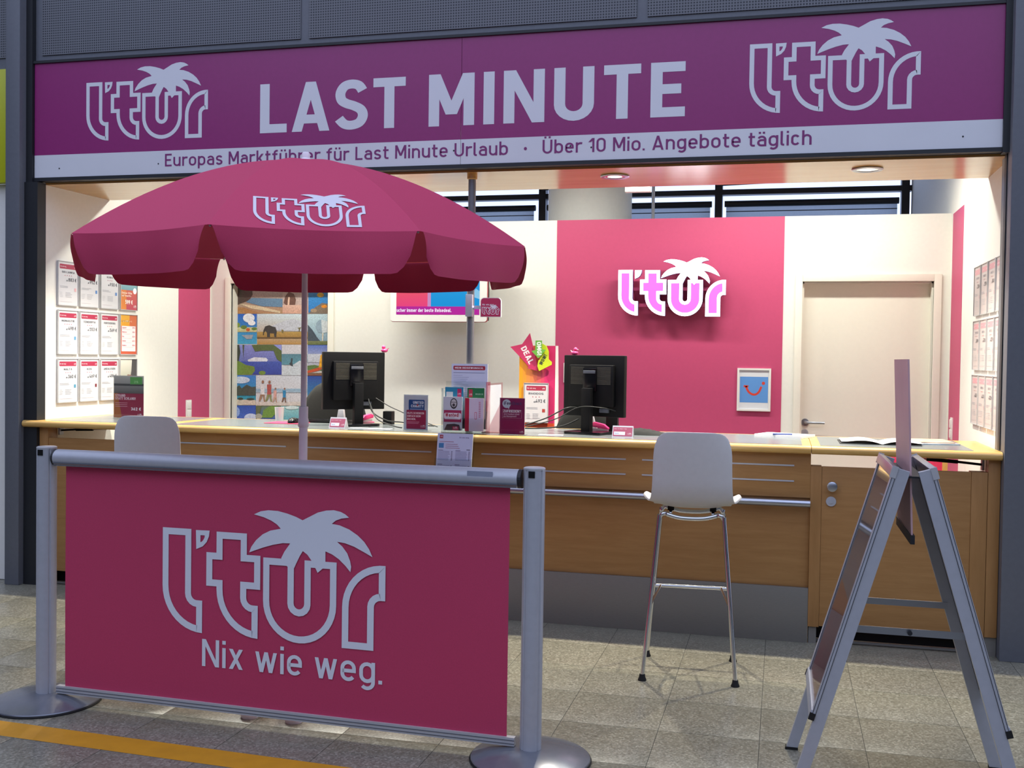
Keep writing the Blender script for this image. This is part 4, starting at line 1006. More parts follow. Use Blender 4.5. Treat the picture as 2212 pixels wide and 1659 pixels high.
def f_wunsch(p, w, h):
    p.rect(0, 0, w, h, '#cfd3ea').up(); p.rr(w * .05, h - .036, w * .93, h - .012, .006, '#a52a3e').up(); p.text('MEIN REISEWUNSCH.', w * .09, h - .029, .0105, '#efe2e8', .2, width=w * .79)
    p.lines(.012, w * .92, h - .05, 1, .01, '#8f94b4', .003, 0); p.lines(.012, w * .6, h - .066, 14, .011, '#aab0cf', .0025, .6)
def f_wanted(p, w, h):
    p.rect(0, 0, w, h, '#c9cbd8').up()
    p.disc(w * .55, h * .80, w * .19, '#35343a', h * .16); p.up(); p.disc(w * .55, h * .81, w * .145, '#c4c0c2', h * .12); p.up(); p.disc(w * .55, h * .755, w * .07, '#3c3a3e', h * .045); p.rect(w * .4, h * .83, w * .7, h * .845, '#3a393c').up()
    p.rect(w * .04, h * .25, w * .96, h * .60, '#a8305a').up(); p.rr(w * .06, h * .33, w * .94, h * .52, .008, '#ece4ea').up(); p.text('Wanted!', w * .12, h * .405, .021, '#b03048', .2, width=w * .72); p.lines(w * .12, w * .8, h * .385, 2, .007, '#b9b2be', .002)
    p.poly([(w * .06, 0), (w * .94, 0), (w * .86, h * .17), (w * .6, h * .2), (w * .2, h * .18)], '#4a4248').up(); p.rect(w * .5, 0, w * .82, h * .12, '#b32a58').up(); p.logo(w * .55, .008, w * .22, '#e9d4dc')
def f_teal(p, w, h):
    p.rect(0, 0, w, h, '#237fa4', '#2a86ac').up(); p.rect(w * .06, h * .3, w * .42, h * .85, '#d3d8dc').up(); p.rect(w * .1, h * .36, w * .38, h * .7, '#7a6a66'); p.rect(w * .66, h * .7, w * .88, h * .95, '#c22f64').up(); p.logo(w * .68, h * .76, w * .18, '#efdbe3')
def f_green(p, w, h):
    p.rect(0, 0, w, h, '#1d6b43', '#22744a').up(); p.rect(w * .08, h * .7, w * .3, h * .95, '#c03a50').up(); p.logo(w * .1, h * .76, w * .18, '#efdbe3'); p.text('REISEN SIE', w * .92, h * .78, .008, '#a9d0b8', .16, align='r'); p.text('MEHR ERLEBEN', w * .08, h * .52, .009, '#a9d0b8', .16, width=w * .8)
def f_pink(p, w, h):
    p.rect(0, 0, w, h, '#d8c9de').up(); p.rect(0, 0, w * .22, h, '#bb2345').up(); p.rr(w * .52, h * .36, w * .64, h * .58, .004, '#c8506a').up(); p.rr(w * .54, h * .375, w * .62, h * .565, .003, '#d8c9de')
    for i in range(9): p.rect(w * .74, h * (.42 + .055 * i), w * .84, h * (.45 + .055 * i), '#c98aa4')
leaflet(974, 1052, 925, 786, yr + .085, f_wunsch, 'tall white travel-wish form at the back of the brochure rack')
leaflet(961, 1001, 905, 836, yr + .045, f_teal, 'teal leaflet in the rack behind the leaflet of a shouting man')
leaflet(1009, 1046, 905, 838, yr + .045, f_green, 'green leaflet in the right middle pocket of the brochure rack')
leaflet(957, 998, 929, 857, yr + .012, f_wanted, 'Wanted leaflet with a shouting man at the front of the brochure rack')
leaflet(1004, 1044, 931, 860, yr + .006, f_pink, 'pale pink leaflet with red side band in the front right pocket', .0)
# pink-tinted sheet holder beside the rack
xs0, xs1 = on_y(1050, 900, 6.02).x, on_y(1082, 900, 6.02).x
t = empty('sheet_holder', ((xs0 + xs1) / 2, 6.02, ZI), 'pink-tinted acrylic sheet holder turned sideways right of the brochure rack', 'holder')
zt = on_y(1066, 826, 6.02).z
MB().prism([(xs0 - .02, 6.0, ZI), (xs1 + .012, 6.02, ZI), (xs1 - .008, 6.08, zt), (xs0 - .01, 6.06, zt - .01)], (.0, .003, 0)).build('holder_panel', M['acrylic_pink'], t)
MB().prism([(xs0 - .005, 6.004, ZI + .01), (xs1 + .002, 6.024, ZI + .01), (xs1 - .016, 6.074, zt - .012), (xs0 - .004, 6.054, zt - .02)], (0, .0015, 0)).build('sheet', M['paper'], t)
MB().box(xs0 - .02, xs1 + .012, 5.99, 6.09, ZI, ZI + .003).build('holder_foot', M['acrylic_pink'], t)
# flyer holder hooked over the counter front
def f_list(p, w, h):
    p.rect(0, 0, w, h, '#cdd0ea').up(); p.rect(w * .06, h * .88, w * .16, h * .96, '#a52a3e').up(); p.logo(w * .07, h * .9, w * .08, '#efdbe3'); p.text('Nix wie weg.', w * .62, h * .895, .008, '#8a83a8', .15, width=w * .28)
    p.rect(w * .05, h * .66, w * .19, h * .77, '#4b84b8'); p.lines(w * .06, w * .55, h * .81, 1, .01, '#b07a94', .003); p.lines(w * .24, w * .7, h * .755, 3, .011, '#b58aa4', .003); p.rect(w * .84, h * .62, w * .94, h * .635, '#5a5468')
    for bx in (.04, .53):
        for by in (.60, .27):
            p.rect(w * bx, h * by, w * (bx + .14), h * (by + .012), '#7a7398')
            for i in range(7):
                y = h * (by - .028 - .032 * i); p.rect(w * bx, y, w * (bx + .28 + .08 * random.random()), y + .003, '#9a9cc0'); p.rect(w * (bx + .37), y, w * (bx + .41), y + .003, '#5a5878')
yh = 5.78
a, c = on_y(946, 935, yh), on_y(1022, 938, yh); zb = on_y(980, 1014, yh - .03).z - .04; ztp = (a.z + c.z) / 2
t = empty('flyer_holder', ((a.x + c.x) / 2, yh, zb), 'clear holder with printed price-list flyers hanging on the counter front', 'holder')
V = Vector((0, yh + .03 - yh, ztp - zb)).normalized(); V = Vector((0, .16, .987)); n = Vector((0, -V.z, V.y)); w_ = c.x - a.x; h_ = (ztp - zb) / V.z
O = Vector((a.x, yh - V.y * h_, zb)); ce = O + X_ * w_ / 2 + V * h_ / 2
MB().obox(ce - n * .004, X_ * w_ / 2, n * .0035, V * h_ / 2).build('flyer_stack', M['paper'], t)
p = Print(O + n * .0004, X_, V, n, .0003); f_list(p, w_, h_); p.build('flyer_print', t)
MB().obox(ce - n * .009 - V * .0, X_ * (w_ / 2 + .01), n * .001, V * h_ / 2).obox(O + X_ * w_ / 2 + n * .006 + V * .05, X_ * (w_ / 2 + .01), n * .001, V * .05).obox(O + X_ * w_ / 2 - V * .002 - n * .002, X_ * (w_ / 2 + .01), n * .008, V * .001).build('acrylic_pocket', M['acrylic'], t)
MB().box(a.x, c.x, yh + .004, yh + .06, ZT + .001, ZT + .003).build('hook', M['acrylic'], t)

# ---- monitors (screen faces +y in local space)
def make_monitor(label):
    t = empty('monitor', (0, 0, 0), label, 'monitor', 'black computer monitors on the counter')
    MB().box(-.205, .205, -.015, .02, .10, .462).build('panel_housing', M['black'], t, bevel=.006)
    MB().box(-.19, .19, .0195, .021, .118, .447).build('screen_face', M['black_gloss'], t)
    MB().prism([(-.15, -.015, .16), (.15, -.015, .16), (.15, -.015, .405), (-.15, -.015, .405)], (0, -.035, 0)).build('rear_cover', M['black'], t, bevel=.008)
    for s in (-1, 1):
        m = MB()
        for i in range(14): m.box(s * .045, s * .135, -.0515, -.0495, .292 + i * .0075, .2945 + i * .0075)
        m.build('vent_grille', mat('vent_slat', '#6f6a5c', .5) if s < 0 else bpy.data.materials['vent_slat'], t)
    MB().box(-.045, .045, -.064, -.05, .25, .385).build('swivel_plate', M['black_gloss'], t, bevel=.004)
    MB().box(-.04, .04, -.070, -.058, .355, .373).build('latch', M['steel_blue'], t, bevel=.002)
    MB().box(-.03, .03, -.105, -.065, .012, .27).build('neck', M['black'], t, bevel=.005)
    MB().prism([(x, y, 0) for x, y in rrect(-.125, -.16, .125, .05, .03)], (0, 0, .016)).build('stand_base', M['black_gloss'], t, bevel=.004)
    MB().box(.05, .11, -.03, -.012, .125, .15).build('video_plug', M['steel_blue'], t, bevel=.003)
    return t
m1 = on_z(778, 915, ZI)
mon1 = make_monitor('black monitor turned right, with a pink duck on top, near the umbrella pole')
mon1.location = (on_y(764, 800, 6.30).x, 6.30, ZI); mon1.rotation_euler.z = R_(43)
mon2 = dup(mon1, (on_y(1285, 800, 6.25).x, 6.25, ZI), R_(-20), label='black monitor seen from behind in front of the pink wall')
# ---- bath ducks on the monitors
def make_duck(label, col, wing):
    t = empty('bath_duck', (0, 0, 0), label, 'duck')
    MB().lathe([(0.001, 0), (.014, .002), (.022, .010), (.021, .018), (.012, .024), (.001, .025)], (0, 0, 0), 16).build('body', col, t, smooth=60)
    MB().lathe([(0.001, -.013), (.009, -.009), (.013, 0), (.009, .009), (.001, .013)], (-.006, 0, .034), 14).build('head', col, t, smooth=60)
    MB().prism([(-.017, -.005, .031), (-.017, .005, .031), (-.028, 0, .032)], (0, 0, .004)).build('beak', M['plastic_white'], t)
    MB().prism([(.016, -.006, .016), (.016, .006, .016), (.03, 0, .027)], (0, 0, .004)).build('tail', wing, t)
    return t
dk = make_duck('pink bath duck sitting on the left-hand monitor', M['pink_plastic'], M['pink_plastic'])
q = on_y(813, 756, 6.30); dk.location = (q.x, mon1.location.y + (q.x - mon1.location.x) * math.tan(R_(43)), ZI + .462)
dk2 = make_duck('pink and white bath duck sitting on the right-hand monitor', M['pink_plastic'], M['plastic_white'])
q = on_y(1237, 760, 6.25); dk2.location = (q.x, 6.265 + (q.x - mon2.location.x) * math.tan(R_(-20)), ZI + .462); dk2.rotation_euler.z = R_(160)
# ---- name plates
def nameplate(px0, px1, pyb, y, label):
    a, c = on_z(px0, pyb, ZI), on_z(px1, pyb, ZI); w = c.x - a.x; x0 = a.x; h = .062
    t = empty('name_plate', (x0 + w / 2, y, ZI), label, 'name plate')
    MB().prism([(x0, y, ZI), (x0, y + .03, ZI + h), (x0, y + .06, ZI)], (w, 0, 0)).build('tent_holder', M['frame_silver'], t)
    V = Vector((0, .03, h)).normalized(); n = Vector((0, -V.z, V.y))
    p = Print(Vector((x0, y, ZI)) + n * .0006, X_, V, n, .0002)
    p.rect(.004, .004, w - .004, h - .002, '#9c4862').up(); p.rect(.01, .012, w * .62, .032, '#d3d6e6').up(); p.text('NICE TO MEET YOU', .01, .046, .007, '#cf9aac', .15, width=w * .6); p.text('Name', .014, .018, .008, '#7a86b0', .15); p.logo(w * .74, .014, .022, '#dcbac6'); p.build('plate_print', t)
nameplate(700, 742, 925, 6.02, 'small tent name plate before the left-hand monitor')
nameplate(1318, 1366, 945, 6.02, 'small tent name plate before the right-hand monitor')
# ---- staplers
def stapler(x, y, rz, label):
    t = empty('stapler', (x, y, ZI), label, 'stapler', 'pink staplers by the monitors'); m = Matrix.Translation((x, y, ZI)) @ Matrix.Rotation(rz, 4, 'Z')
    MB().box(-.06, .06, -.016, .016, 0, .010).move(m).build('stapler_base', M['pink_plastic'], t, bevel=.003)
    MB().prism([(-.058, -.014, .018), (.05, -.014, .034), (.058, -.014, .052), (.03, -.014, .062), (-.03, -.014, .05), (-.06, -.014, .028)], (0, .028, 0)).move(m).build('stapler_arm', M['pink_plastic'], t, bevel=.003)
    MB().box(-.055, .045, -.009, .009, .010, .024).move(m).build('magazine_rail', M['frame_silver'], t)
q = on_z(808, 912, ZI); stapler(q.x, 6.5, R_(70), 'pink stapler on the counter right of the left-hand monitor stand')
q = on_z(1300, 932, ZI); stapler(q.x, 6.34, R_(170), 'pink and white stapler behind the right-hand name plate')
# ---- small desk things
def blob(name, label, cat, m, fn):
    o = fn(MB()).build(name, m, bevel=.004); return tag(o, label, cat)
q = on_z(836, 917, ZI)
blob('pen_box', 'black pen box beside the pink stapler left of the charity sign', 'box', M['black'], lambda m: m.box(q.x - .03, q.x + .03, q.y, q.y + .06, ZI, ZI + .085))
q2 = on_z(1331, 930, ZI)
blob('pen_box', 'black pen box behind the right-hand name plate', 'box', M['black'], lambda m: m.box(q2.x - .035, q2.x + .035, 6.36, 6.42, ZI, ZI + .10))
q3 = on_z(1276, 930, ZI)
blob('tape_dispenser', 'grey tape dispenser behind the right-hand monitor stand', 'dispenser', M['alu_matt'], lambda m: m.prism([(q3.x + .0, 6.42, ZI), (q3.x + .055, 6.42, ZI), (q3.x + .035, 6.42, ZI + .05), (q3.x + .025, 6.42, ZI + .09), (q3.x, 6.42, ZI + .095)], (0, .03, 0)))
q4 = on_z(790, 905, ZI)
blob('card_holder', 'small grey card holder behind the left-hand monitor neck', 'holder', M['alu_matt'], lambda m: m.prism([(q4.x - .03, 6.5, ZI), (q4.x + .03, 6.5, ZI), (q4.x + .02, 6.5, ZI + .085), (q4.x - .015, 6.5, ZI + .085)], (0, .03, 0)))
# mouse mat, mouse, beaker
q = on_z(615, 914, ZI)
o = MB().prism([(x, y, ZI) for x, y in rrect(q.x - .11, q.y - .08, q.x + .13, q.y + .11, .012)], (0, 0, .003)).build('mouse_mat', M['pink_cloth']); tag(o, 'bright pink mouse mat left of the umbrella pole', 'mouse mat')
t = empty('computer_mouse', (q.x + .06, q.y, ZI + .003), 'black computer mouse on the pink mouse mat', 'mouse')
def mf(u, v): a = 2 * math.pi * u; r = math.sin(math.pi * v / 2); return (q.x + .06 + .032 * r * math.cos(a), q.y + .055 * r * math.sin(a), ZI + .004 + .034 * math.cos(math.pi * v / 2) ** .8)
MB().grid(mf, 20, 8).build('mouse_shell', M['black_gloss'], t, smooth=60); MB().tube([(q.x + .06, q.y - .02, ZI + .034), (q.x + .06, q.y - .03, ZI + .03)], .004, 8).build('scroll_wheel', M['rubber'], t)
q = on_z(634, 905, ZI)
t = empty('paper_beaker', (q.x, 6.5, ZI), 'small pale beaker behind the pink mouse mat', 'cup')
MB().lathe([(.026, 0), (.032, .09), (.029, .09), (.024, .006)], (q.x, 6.5, ZI), 20).build('beaker_wall', M['frame_silver'], t, smooth=40)
# keyboard by the left screen, dark cloth by the right one
q = on_z(690, 913, ZI)
t = empty('keyboard', (q.x, 6.45, ZI), 'black keyboard lying left of the left-hand monitor', 'keyboard')
MB().box(q.x - .2, q.x + .2, 6.40, 6.53, ZI, ZI + .014).build('keyboard_body', M['black'], t, bevel=.003)
km = MB().box(-.0085, .0085, -.0085, .0085, 0, .006).mesh('key', M['black_gloss'], bevel=.0015)
for i in range(18):
    for j in range(5):
        o = link('key', km, t); o.location = (q.x - .187 + .022 * i, 6.42 + .0225 * j, ZI + .0135); o.matrix_parent_inverse = Matrix.Translation(-t.location)
q = on_z(1398, 938, ZI)
def cf(u, v):
    a = (u - .5) * .27; b = (v - .5) * .16; e = max(0, 1 - (2 * u - 1) ** 2) * max(0, 1 - (2 * v - 1) ** 2)
    return (q.x + a, 6.28 + b, ZI + .001 + .05 * e ** .6 * (1 - u * .75) + .004 * math.sin(31 * u) * math.cos(17 * v) * e)
o = MB().grid(cf, 26, 14).build('folded_cloth', M['dark_cloth'], smooth=60); tag(o, 'black cloth heap right of the right-hand name plate', 'cloth')
# papers
def sheet(pts, z, name, m, label, cat, th=.003):
    o = MB().prism([(x, y, z) for x, y in pts], (0, 0, th)).build(name, m); return tag(o, label, cat)
def quad(px, py, w, d, rz, z=ZI):
    q = on_z(px, py, z); c, s = math.cos(rz), math.sin(rz)
    return [(q.x + a * c - b * s, q.y + a * s + b * c) for a, b in ((-w / 2, -d / 2), (w / 2, -d / 2), (w / 2, d / 2), (-w / 2, d / 2))]
sheet(quad(1695, 943, .21, .29, R_(68)), ZI, 'paper_pad', M['paper'], 'white paper pad near the seam of the right flap', 'paper', .014)
q = on_z(1692, 940, ZI + .014); o = MB().tube([(q.x - .06, q.y, ZI + .019), (q.x + .05, q.y + .03, ZI + .019)], .005, 10).build('ball_pen', mat('pen_blue', '#2c3f86', .3)); tag(o, 'dark blue pen lying on the white paper pad', 'pen')
sheet(quad(1190, 940, .14, .07, R_(5)), ZI, 'card_sheet', M['paper'], 'small white card on the counter left of the right-hand monitor base', 'paper', .002)
sheet(quad(800, 926, .26, .07, R_(3)), ZI, 'loose_sheet', M['paper'], 'loose pale sheets in front of the left-hand monitor base', 'paper', .002)
q = on_z(1925, 957, ZI)
t = empty('open_magazine', (q.x - .06, 6.15, ZI), 'open magazine with dark cover on the right flap', 'magazine')
def mg(s):
    def f(u, v): return (q.x - .06 + s * u * .21, 6.05 + v * .27 + u * .03, ZI + .003 + .022 * math.sin(math.pi * min(1, u * 1.2) * .8) * (1 - .4 * u))
    return f
for s in (-1, 1): MB().grid(mg(s), 8, 2).build('page_block', M['paper'], t, smooth=50)
MB().box(q.x - .28, q.x + .14, 6.045, 6.34, ZI, ZI + .003).build('cover', M['steel_dark'], t)
q = on_z(1985, 962, ZI)
for i, (cc, lab) in enumerate((('#b9c6cf', 'lower brochure of the pile right of the open magazine'), ('#d8b49a', 'upper brochure of the pile right of the open magazine'))):
    tt = sheet(quad(2012 - 5 * i, 957 - i, .21, .27, R_(14 - 8 * i)), ZI + .006 * i, 'brochure', mat('brochure_%d' % i, cc, .35, var=.25, scale=14), lab, 'brochure', .006)
# ---- cables
def cable(pts, r, label, name='monitor_cable'):
    o = MB().tube(catmull([tuple(v) for v in pts], 8), r, 8).build(name, M['cable'], smooth=60); return tag(o, label, 'cable', 'cables on the counter')
P_ = lambda px, py, y: on_y(px, py, y)
cable([P_(796, 862, 6.24), P_(805, 890, 6.2), P_(835, 908, 6.15), P_(868, 912, 6.1), P_(905, 918, 6.12), P_(938, 920, 6.1)], .004, 'black cable drooping from the left-hand monitor to behind the charity sign')
cable([P_(812, 860, 6.24), P_(840, 877, 6.22), P_(868, 890, 6.2), P_(900, 905, 6.2), P_(945, 922, 6.1)], .003, 'thin cable running straight from the left-hand monitor plug')
cable([P_(799, 872, 6.21), P_(815, 905, 6.08), P_(850, 920, 6.04), P_(868, 924, 6.02)], .004, 'thick black cable looping low from the left-hand monitor')
cable([P_(1245, 880, 6.17), P_(1222, 882, 6.12), P_(1180, 903, 6.1), P_(1134, 918, 6.1)], .004, 'upper black cable from the right-hand monitor to the feedback sign')
cable([P_(1250, 905, 6.17), P_(1215, 920, 6.15), P_(1170, 925, 6.12), P_(1134, 925, 6.1)], .004, 'lower black cable from the right-hand monitor lying on the counter')
cable([P_(1330, 888, 6.18), P_(1300, 881, 6.14), P_(1250, 880, 6.13), P_(1200, 905, 6.14), P_(1136, 922, 6.14)], .003, 'thin grey cable across the back of the right-hand monitor')

# ---- office chairs behind the counter
def office_chair(x, y, rz, zt, label):
    t = empty('office_chair', (x, y, 0), label, 'chair', 'black office chairs behind the counter'); m = Matrix.Translation((x, y, 0)) @ Matrix.Rotation(rz, 4, 'Z')
    def bf(u, v):
        a = (u - .5) * 2; wv = .235 * (1 - .42 * max(0, v - .35) ** 1.5) * math.sqrt(max(0, 1 - max(0, (v - .55) / .46) ** 3)); return (a * wv, -.03 - .05 * (1 - a * a) - .04 * v, .62 + (zt - .62) * v)
    b = MB().grid(bf, 14, 20).move(m).build('backrest', M['dark_cloth'], t, smooth=60); md = b.modifiers.new('thick', 'SOLIDIFY'); md.thickness = .05; md.offset = 0
    MB().prism([(px, py, .47) for px, py in rrect(-.24, 0, .24, .46, .08)], (0, 0, .07)).move(m).build('seat', M['dark_cloth'], t, bevel=.015)
    MB().tube([(0, .2, .1), (0, .2, .47)], .028, 14).move(m).build('gas_column', M['black'], t, smooth=40)
    MB().bar((0, .1, .46), (0, -.07, .68), .05, .015, (1, 0, 0)).move(m).build('back_strut', M['black'], t)
    for i in range(5):
        a = 2 * math.pi * i / 5; MB().bar((0, .2, .09), (.27 * math.cos(a), .2 + .27 * math.sin(a), .06), .04, .025).move(m).build('star_leg', M['black'], t)
        MB().lathe([(.022, -.02), (.026, 0), (.022, .02)], (.27 * math.cos(a), .2 + .27 * math.sin(a), .026), 12, 'x').move(m).build('caster', M['rubber'], t, smooth=40)
office_chair(on_y(722, 880, 6.92).x, 6.92, R_(20), 1.30, 'black office chair behind the left-hand monitor')
office_chair(on_y(1278, 900, 6.88).x, 6.88, R_(-5), 1.20, 'black office chair behind the right-hand monitor')
# ---- folding chair seen through the gap under the right flap
qx, qx2 = on_y(1900, 995, 7.2).x, on_y(2040, 995, 7.2).x; zc = on_y(1970, 990, 7.2).z
t = empty('folding_chair', ((qx + qx2) / 2, 7.3, 0), 'pale wooden folding chair with pink back cloth behind the right gate', 'chair')
for x in (qx, qx2):
    MB().bar((x, 7.18, 0), (x, 7.62, .46), .022, .03).build('cross_leg', M['chair_wood'], t); MB().bar((x + .02, 7.62, 0), (x + .02, 7.18, .46), .022, .03).build('cross_leg', M['chair_wood'], t)
    MB().bar((x, 7.2, .44), (x, 7.17, zc + .08), .022, .03, (1, 0, 0)).build('back_post', M['chair_wood'], t)
MB().box(qx, qx2, 7.2, 7.6, .45, .47).build('seat', M['pink_cloth'], t)
MB().box(qx - .0, qx2, 7.185, 7.193, zc - .16, zc + .05).build('back_cloth', M['pink_cloth'], t)
MB().box(qx, qx2, 7.175, 7.2, .42, .45).box(qx, qx2, 7.175, 7.195, .2, .225).build('cross_rail', M['chair_wood'], t)

# ---- orange and magenta display stand with arrows
YD = 7.0
xa_, xb_ = on_y(1121, 850, YD).x, on_y(1199, 850, YD).x; zt = on_y(1190, 747, YD).z
t = empty('display_stand', ((xa_ + xb_) / 2, YD, 0), 'orange to magenta cardboard display stand with arrow shapes behind the counter', 'display')
MB().box(xa_, xb_, YD, YD + .02, 0, zt).build('display_board', M['paper'], t)
p = Print((xa_, YD - .001, 0), X_, Z_, -Y_); w_ = xb_ - xa_
for i in range(10):
    u0, u1 = w_ * i / 10, w_ * (i + 1) / 10
    def mixc(t_): a, c = lin('#e39a1c'), lin('#c92a66'); return tuple(x + (y - x) * min(1, max(0, t_)) for x, y in zip(a, c))
    p.poly([(u0, 0), (u1, 0), (u1, zt), (u0, zt)], mixc((i + .5) / 10 * 1.5 - .1))
p.rect(0, 0, w_, 1.06, '#d9532c').up(); p.build('board_print', t)
MB().prism([(xb_, YD - .004, 0), (xb_ + .03, YD - .004, 0), (xb_ + .018, YD - .004, 1.30), (xb_ + .012, YD - .004, zt), (xb_, YD - .004, zt)], (0, .03, 0)).build('white_side_fin', M['plastic_white'], t)
def arrow(zpts, y, col, texts, nm):
    pts = [on_y(1080 + x / 5.185, 680 + z / 5.185, y) for x, z in zpts]
    m = mat(nm + '_card', col, .5, var=.02); ob = MB().prism(pts, (0, .006, 0)).build(nm, m, t)
    for s, x, z, ang, H, c, W_ in texts:
        q = on_y(1080 + x / 5.185, 680 + z / 5.185, y - .001); U = Vector((math.cos(ang), 0, math.sin(ang))); V = Vector((-math.sin(ang), 0, math.cos(ang)))
        pr = Print(q, U, V, -Y_); pr.text(s, 0, 0, H, c, .2, width=W_, gap=.1); pr.build('arrow_print', ob)
arrow([(335, 205), (368, 345), (420, 590), (415, 628), (310, 600), (320, 578), (222, 470), (115, 358), (248, 328)], YD - .03, '#c43262', [('DEAL', 232, 375, R_(-61), .040, '#f2e6ea', .125)], 'deal_arrow')
arrow([(475, 322), (520, 350), (545, 410), (545, 500), (580, 530), (578, 560), (438, 630), (418, 575), (430, 510), (445, 500)], YD - .05, '#c3d326', [('WOW!', 470, 568, R_(62), .024, '#3c4234', .075)], 'wow_arrow')
arrow([(398, 288), (470, 288), (470, 385), (512, 392), (430, 488), (352, 405), (395, 395)], YD - .07, '#6cae45', [('OMG!', 412, 305, R_(-87), .030, '#eef3ea', .088)], 'omg_arrow')
qa, qb = on_y(1131, 912, YD - .02), on_y(1185, 828, YD - .02)
poster_frame((qa.x, YD - .012, qa.z), X_, -Y_, qb.x - qa.x, qb.z - qa.z, 'framed RHODOS price poster on the orange and magenta display stand', lambda p, w, h: offer(p, w, h, 'RHODOS', 3, '493', '#a8433c'), 'framed posters by the counter')
# ================================================================== FRONT: UMBRELLA
UX, UY, UZ, UR, UA = -2.005, 4.25, 1.960, .958, .372
PH = R_(27.8)
t = empty('parasol', (UX, UY, 0), 'large pink parasol with scalloped valance standing behind the banner barrier', 'parasol')
def rib(k, r):
    a = PH + R_(22.5 + 45 * k); q = r / UR
    return Vector((UX + r * math.cos(a), UY + r * math.sin(a) + .0, UZ + UA * (1 - q ** 1.85) - .021 * r * math.sin(a) * -1))
def panel(k, u, q):
    """u across the panel 0..1, q radial 0..1"""
    a, c = rib(k, UR * q), rib(k + 1, UR * q); v = a.lerp(c, u)
    s = 4 * u * (1 - u); ctr = Vector((UX, UY, v.z)); v = v + (ctr - v) * (.012 * s * q); v.z -= .012 * s * q * (1 - .3 * q)
    return v
for k in range(8):
    MB().grid(lambda u, v, k=k: panel(k, u, .02 + .98 * v), 12, 20).build('canopy_panel', M['umb'], t, smooth=50)
    m = MB()
    def flap(u, v, k=k):
        e = panel(k, u, 1.0); H = .152
        # rounded lower corners and curved notch at the ribs
        mrg = .018 + .035 * v ** .7
        d = min(u, 1 - u); rr = .10
        vv = v
        uu = mrg + (1 - 2 * mrg) * u
        b = panel(k, uu, 1.0)
        drop = H * vv * (1 - (max(0, rr - d) / rr) ** 2.2 * .42)
        outw = Vector((b.x - UX, b.y - UY, 0)).normalized()
        wob = .006 * math.sin(13 * u + k * 2.1) * vv + .012 * math.sin(3 * u + k) * vv
        return b + outw * (.004 + .006 * math.sin(math.pi * vv) + wob) - Z_ * drop
    MB().grid(flap, 28, 8).build('valance_flap', M['umb'], t, smooth=60)
    path = [rib(k, UR * i / 10 * .985) - Z_ * .014 for i in range(1, 11)]
    MB().tube(path, .004, 6).build('rib', M['alu_matt'], t, smooth=60)
    MB().tube([Vector((UX, UY, UZ - .02)), rib(k, UR * .5) - Z_ * .014], .004, 6).build('stretcher', M['alu_matt'], t, smooth=60)
# printed palm lettering on the front panel
kf = 5
pl, pr_ = rib(kf, UR), rib(kf + 1, UR); ex = (pr_ - pl).normalized(); mid = (pl + pr_) / 2
p = Print((0, 0, 0), X_, Z_, -Y_)
p.logo(0, 0, .40, '#d9d3dc')
chord = (pr_ - pl).length
def onto(co):
    # co.x lateral metres, co.z radial metres from the rim
    lx = co.x - .20 - .018; rad = .022 + co.z * 1.0
    q = 1 - rad / (UR * .985 * math.cos(R_(22.5)) + .10)
    u = .5 + lx / (chord * q)
    v = panel(kf, u, q); dn = .002
    return v + Vector((0, -dn * .55, dn))
p.build('parasol_print', t, mapf=onto, sub=.02)
MB().tube([(UX, UY, .98), (UX, UY, UZ + UA)], .0125, 16).build('upper_pole', M['pole_white'], t, smooth=40)
zj = on_y(653, 878, UY).z
MB().tube([(UX, UY, .03), (UX, UY, zj)], .0185, 16).build('lower_pole', M['pole_white'], t, smooth=40)
MB().lathe([(.019, -.09), (.023, -.085), (.023, -.06), (.02, -.05), (.02, -.002), (.016, 0)], (UX, UY, zj), 20).build('pole_joint', M['pole_white'], t, smooth=40)
MB().lathe([(.03, 0), (.03, .035), (.016, .045)], (UX, UY, UZ - .04), 16).build('runner', M['pole_white'], t, smooth=40)
MB().lathe([(.035, -.006), (.03, .004), (.018, .01), (.017, .03), (.013, .036), (.001, .037)], (UX, UY, UZ + UA), 20).build('finial', M['pole_white'], t, smooth=40)
for a in (-70, -110, 20, 160):
    e = Vector((UX + .29 * math.cos(R_(a)), UY + .29 * math.sin(R_(a)), .0))
    MB().bar((UX, UY, .055), e + Z_ * .05, .045, .03).build('base_arm', M['pole_white'], t, bevel=.004)
    MB().lathe([(.035, 0), (.038, .012), (.03, .035), (.015, .04)], e, 18).build('base_foot', M['pole_white'], t, smooth=40)
MB().lathe([(.05, .04), (.05, .08), (.022, .09), (.022, .2)], (UX, UY, 0), 20).build('pole_socket', M['pole_white'], t, smooth=40)

